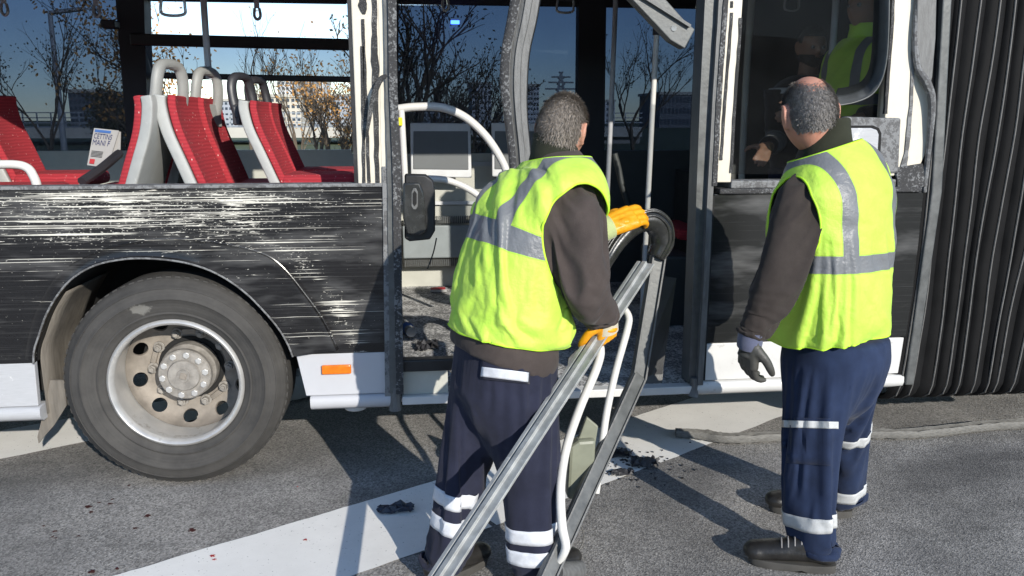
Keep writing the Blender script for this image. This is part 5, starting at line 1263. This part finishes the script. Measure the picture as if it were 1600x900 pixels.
mk('bottle_label', B().tube([c+Vector((-.012, .05, .034)), c+Vector((-.027, .11, .034))], .0335, 16), 'ink_blue', bt)
# stains
def blot(lst, mat):
    b = B()
    for x, y, r_ in lst:
        c = G(x, y, .0065 if y > 840 or x > 400 else .0015); n = 14; v = [c]+[c+Vector((math.cos(2*math.pi*j/n), math.sin(2*math.pi*j/n), 0))*r_*.8*random.uniform(.35, 1.2) for j in range(n)]
        b.add(v, [(0, j+1, (j+1) % n+1) for j in range(n)])
    return tag(mk('road_stain', b, mat, smooth=False), kind='structure')
blot([(332,868,.014),(335,874,.009),(477,843,.012),(465,760,.006)], 'stain_bright')
blot([(138,792,.022),(142,800,.016),(155,785,.012),(172,787,.014),(176,780,.01),(230,806,.018),(212,825,.013),(145,893,.02),(182,888,.012),(85,830,.014),(300,828,.02),(202,758,.012)]+[(70+random.gauss(0, 30), 850+random.gauss(0, 18), .009) for _ in range(4)], 'stain')

# ================================================================== BEYOND THE BUS
def tree(x, y, Yd, h, spread, leaf, nleaf, label, seed, trunk=.09, cat='tree', stems=1, lsize=.05, low=.25, depth=5):
    rnd = random.Random(seed); c = P(x, y, Yd); c.z = 0; b = B(); tips = []
    def grow(p, d, L, r_, k):
        n = 3; pts = [p]; dd = d.copy()
        for _ in range(n):
            dd = (dd+Vector((rnd.gauss(0, .14), rnd.gauss(0, .14), rnd.gauss(.05, .08)))).normalized(); pts.append(pts[-1]+dd*L/n)
        b.tube(pts, [r_*(1-.35*i/n) for i in range(n+1)], 6 if k < 2 else 4, cap=False, smooth=False)
        if k >= depth-2: tips.append((pts[-1], pts[1]))
        if k >= depth: return
        for _ in range(3 if k < 3 else rnd.choice((2, 3, 3))):
            q_ = pts[rnd.choice((1, 2, 3, 3))]; a = rnd.uniform(0, 6.28); tilt = rnd.uniform(.35, .85)*spread
            nd = (dd+Vector((math.cos(a)*tilt, math.sin(a)*tilt, rnd.uniform(0, .3)))).normalized(); grow(q_, nd, L*rnd.uniform(.6, .82), r_*.58, k+1)
    for s in range(stems):
        dv = Vector((rnd.gauss(0, .12*(stems > 1)), rnd.gauss(0, .12*(stems > 1)), 1)).normalized(); grow(c+Vector((rnd.gauss(0, .15)*(stems > 1), rnd.gauss(0, .15)*(stems > 1), 0)), dv, h*low if stems == 1 else h*.22, trunk, 0)
    root = empty('broadleaf_tree', c, label, cat, 'autumn trees beyond the bus')
    mk('trunk', b, 'bark', root)
    if nleaf:
        L = B()
        for _ in range(nleaf):
            p, q_ = rnd.choice(tips); e = q_.lerp(p, rnd.random())+Vector((rnd.gauss(0, .12), rnd.gauss(0, .12), rnd.gauss(0, .12))); u = Vector((rnd.gauss(0, 1), rnd.gauss(0, 1), rnd.gauss(0, 1))).normalized(); v_ = u.orthogonal().normalized(); s = lsize*rnd.uniform(.6, 1.3)
            L.add([e-u*s, e+v_*s*.6, e+u*s, e-v_*s*.6], [(0, 1, 2, 3)])
        mk('crown', L, leaf, root, smooth=False, fix=False)
tree(80, 215, 13, 5.6, .75, 'leaf_dark', 500, 'slim dark tree seen through the leftmost tinted window', 3, .05, lsize=.026)
tree(258, 200, 8.5, 5.0, .9, 'leaf_rust', 1500, 'rust leaved tree behind the open hopper window', 11, .045, lsize=.028)
tree(522, 225, 11, 4.4, .75, 'leaf_rust', 1600, 'multi stemmed tree with orange leaves beside the bridge', 17, .04, stems=5, lsize=.03)
tree(470, 225, 16, 5.2, .55, 'leaf_dry', 60, 'thin bare tree in front of the bridge', 23, .05)
tree(395, 215, 26, 8.0, .5, 'leaf_dry', 50, 'distant bare tree before the pale buildings', 29, .06)
tree(650, 200, 7.5, 5.2, 1.0, 'leaf_dark', 1600, 'dense dark tree behind the left door window', 31, .07, stems=3, lsize=.028)
tree(735, 200, 10, 4.6, 1.0, 'leaf_dark', 900, 'twiggy tree behind the doorway window', 37, .05, stems=2, lsize=.025)
tree(1000, 215, 16, 6.0, .9, 'leaf_dark', 400, 'faint bare tree behind the right door window', 41, .06, lsize=.03)
tree(165, 215, 18, 3.6, .9, 'leaf_dark', 2500, 'low dark tree behind the window pillar', 43, .08, stems=3, lsize=.045)
# bridge with railing
def bridge():
    y = 48; x0, x1 = P(380, 200, y).x, P(640, 200, y).x; zt, zb = P(500, 199, y).z, P(500, 215, y).z
    o = empty('road_bridge', ((x0+x1)/2, y, 0), 'pale concrete road bridge with metal railing beyond the window', 'bridge')
    mk('deck', B().box((x0-20, y, zb), (x1+15, y+9, zt)), 'concrete', o, smooth=False)
    b = B()
    for z in (zt+.25, zt+.55, zt+.85): b.box((x0-20, y+.1, z), (x1+15, y+.16, z+.06))
    for k in range(int((x1-x0+35)/.8)): b.box((x0-20+k*.8, y+.1, zt), (x0-19.93+k*.8, y+.16, zt+.85))
    mk('railing', b, 'steel', o, smooth=False)
    for xp in (P(483, 220, y).x, P(400, 220, y).x): mk('pier', B().box((xp-.5, y+1, -.1), (xp+.5, y+8, zb)), 'concrete', o, smooth=False)
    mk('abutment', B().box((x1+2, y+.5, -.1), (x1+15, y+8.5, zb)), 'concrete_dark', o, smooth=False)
bridge()
def building(x0, x1, ytop, Yd, mat, label, floors, cols, depth=14, name='apartment_block'):
    a, c = P(x0, 200, Yd), P(x1, 200, Yd); zt = P((x0+x1)/2, ytop, Yd).z
    o = empty(name, ((a.x+c.x)/2, Yd, 0), label, 'building', 'buildings on the skyline')
    mk('wall', B().box((a.x, Yd, -.2), (c.x, Yd+depth, zt)), mat, o, smooth=False)
    mk('roof', B().box((a.x-.3, Yd-.3, zt), (c.x+.3, Yd+depth+.3, zt+.5)), 'concrete', o, smooth=False)
    fh = zt/floors; cw = (c.x-a.x)/cols; n = 0
    for f in range(floors-1, -1, -1):
        for k in range(cols):
            if n >= 96: break
            n += 1; X = a.x+cw*(k+.2); Z = fh*(f+.3); mk('window', B().box((X, Yd-.05, Z), (X+cw*.6, Yd+.1, Z+fh*.5)), 'win', o, smooth=False)
building(437, 462, 126, 150, 'bld_white', 'white tall block at the left of the far skyline window', 9, 4)
building(458, 486, 122, 165, 'bld_grey', 'grey glass block standing highest in the open window', 10, 5)
building(408, 472, 152, 130, 'bld_cream', 'low cream block behind the bridge', 5, 8)
building(484, 508, 128, 180, 'bld_white', 'white narrow block right of the grey block', 9, 3)
building(340, 372, 158, 170, 'bld_grey', 'small grey block left on the skyline', 5, 5)
building(508, 560, 150, 190, 'bld_grey', 'grey wide block behind the orange leaved tree', 6, 8)
building(738, 768, 132, 180, 'bld_white', 'pale block left of the bent door post', 8, 5)
building(824, 842, 135, 170, 'bld_white', 'narrow pale block right of the bent door post', 8, 4)
building(112, 152, 145, 120, 'bld_dark', 'dark block seen through the leftmost tinted window', 6, 6)
building(1030, 1100, 148, 140, 'bld_dark', 'long dark hall seen through the right door window', 3, 12)
building(860, 960, 158, 260, 'bld_white', 'low pale block under the pylon', 4, 14)
building(600, 740, 170, 220, 'bld_dark', 'low dark block far behind the doorway', 4, 16)
# pylon and lamp
def pylon():
    Yd = 200; c = P(876, 160, Yd); zt = P(876, 112, Yd).z; o = empty('power_pylon', (c.x, Yd, 0), 'lattice power pylon on the skyline right of the bent door post', 'pylon'); b = B()
    for s in (-1, 1): b.tube([(c.x+s*3, Yd, 0), (c.x+s*.9, Yd, zt*.6), (c.x, Yd, zt)], .28, 5, smooth=False)
    for k in range(9): z = zt*k/9; w0 = 3*(1-k/10); b.tube([(c.x-w0, Yd, z), (c.x+w0*.9, Yd, z+zt/9)], .16, 4, smooth=False).tube([(c.x+w0, Yd, z), (c.x-w0*.9, Yd, z+zt/9)], .16, 4, smooth=False)
    mk('lattice', b, 'steel', o)
    a = B()
    for k, ww in ((.68, 4), (.8, 3.2), (.9, 2.4)): a.tube([(c.x-ww, Yd, zt*k), (c.x+ww, Yd, zt*k)], .22, 5, smooth=False)
    mk('cross_arm', a, 'steel', o)
pylon()
def lamp():
    Yd = 20; c = P(98, 215, Yd); o = empty('street_lamp', (c.x, Yd, 0), 'pale street lamp seen through the leftmost tinted window', 'street lamp'); t = P(78, 20, Yd)
    mk('pole', B().tube([(c.x, Yd, 0), (t.x, Yd, t.z)], [.09, .06], 10, smooth=False), 'steel', o); mk('lamp_head', B().bar(t, t+Vector((.9, 0, .12)), .18, .09), 'steel', o, bevel=.02)
lamp()
# unseen backdrop behind the camera, added to darken the horizon in reflections
rows = [[], [], []]
for i in range(160):
    x = -160+i*2.0; h_ = 6.5+2.2*mn.noise(Vector((i*.21, 3, 1)))+1.4*mn.noise(Vector((i*.9, 1, 1)))
    for k, (yy, zz) in enumerate(((-44, 0), (-45+1.5*mn.noise(Vector((i*.5, 2, 2))), h_*.7), (-47, h_))): rows[k].append((x, yy, zz))
tag(mk('unseen_horizon_blocker', B().sheet(rows), 'leaf_dark', smooth=False, solid=.8), kind='stuff')
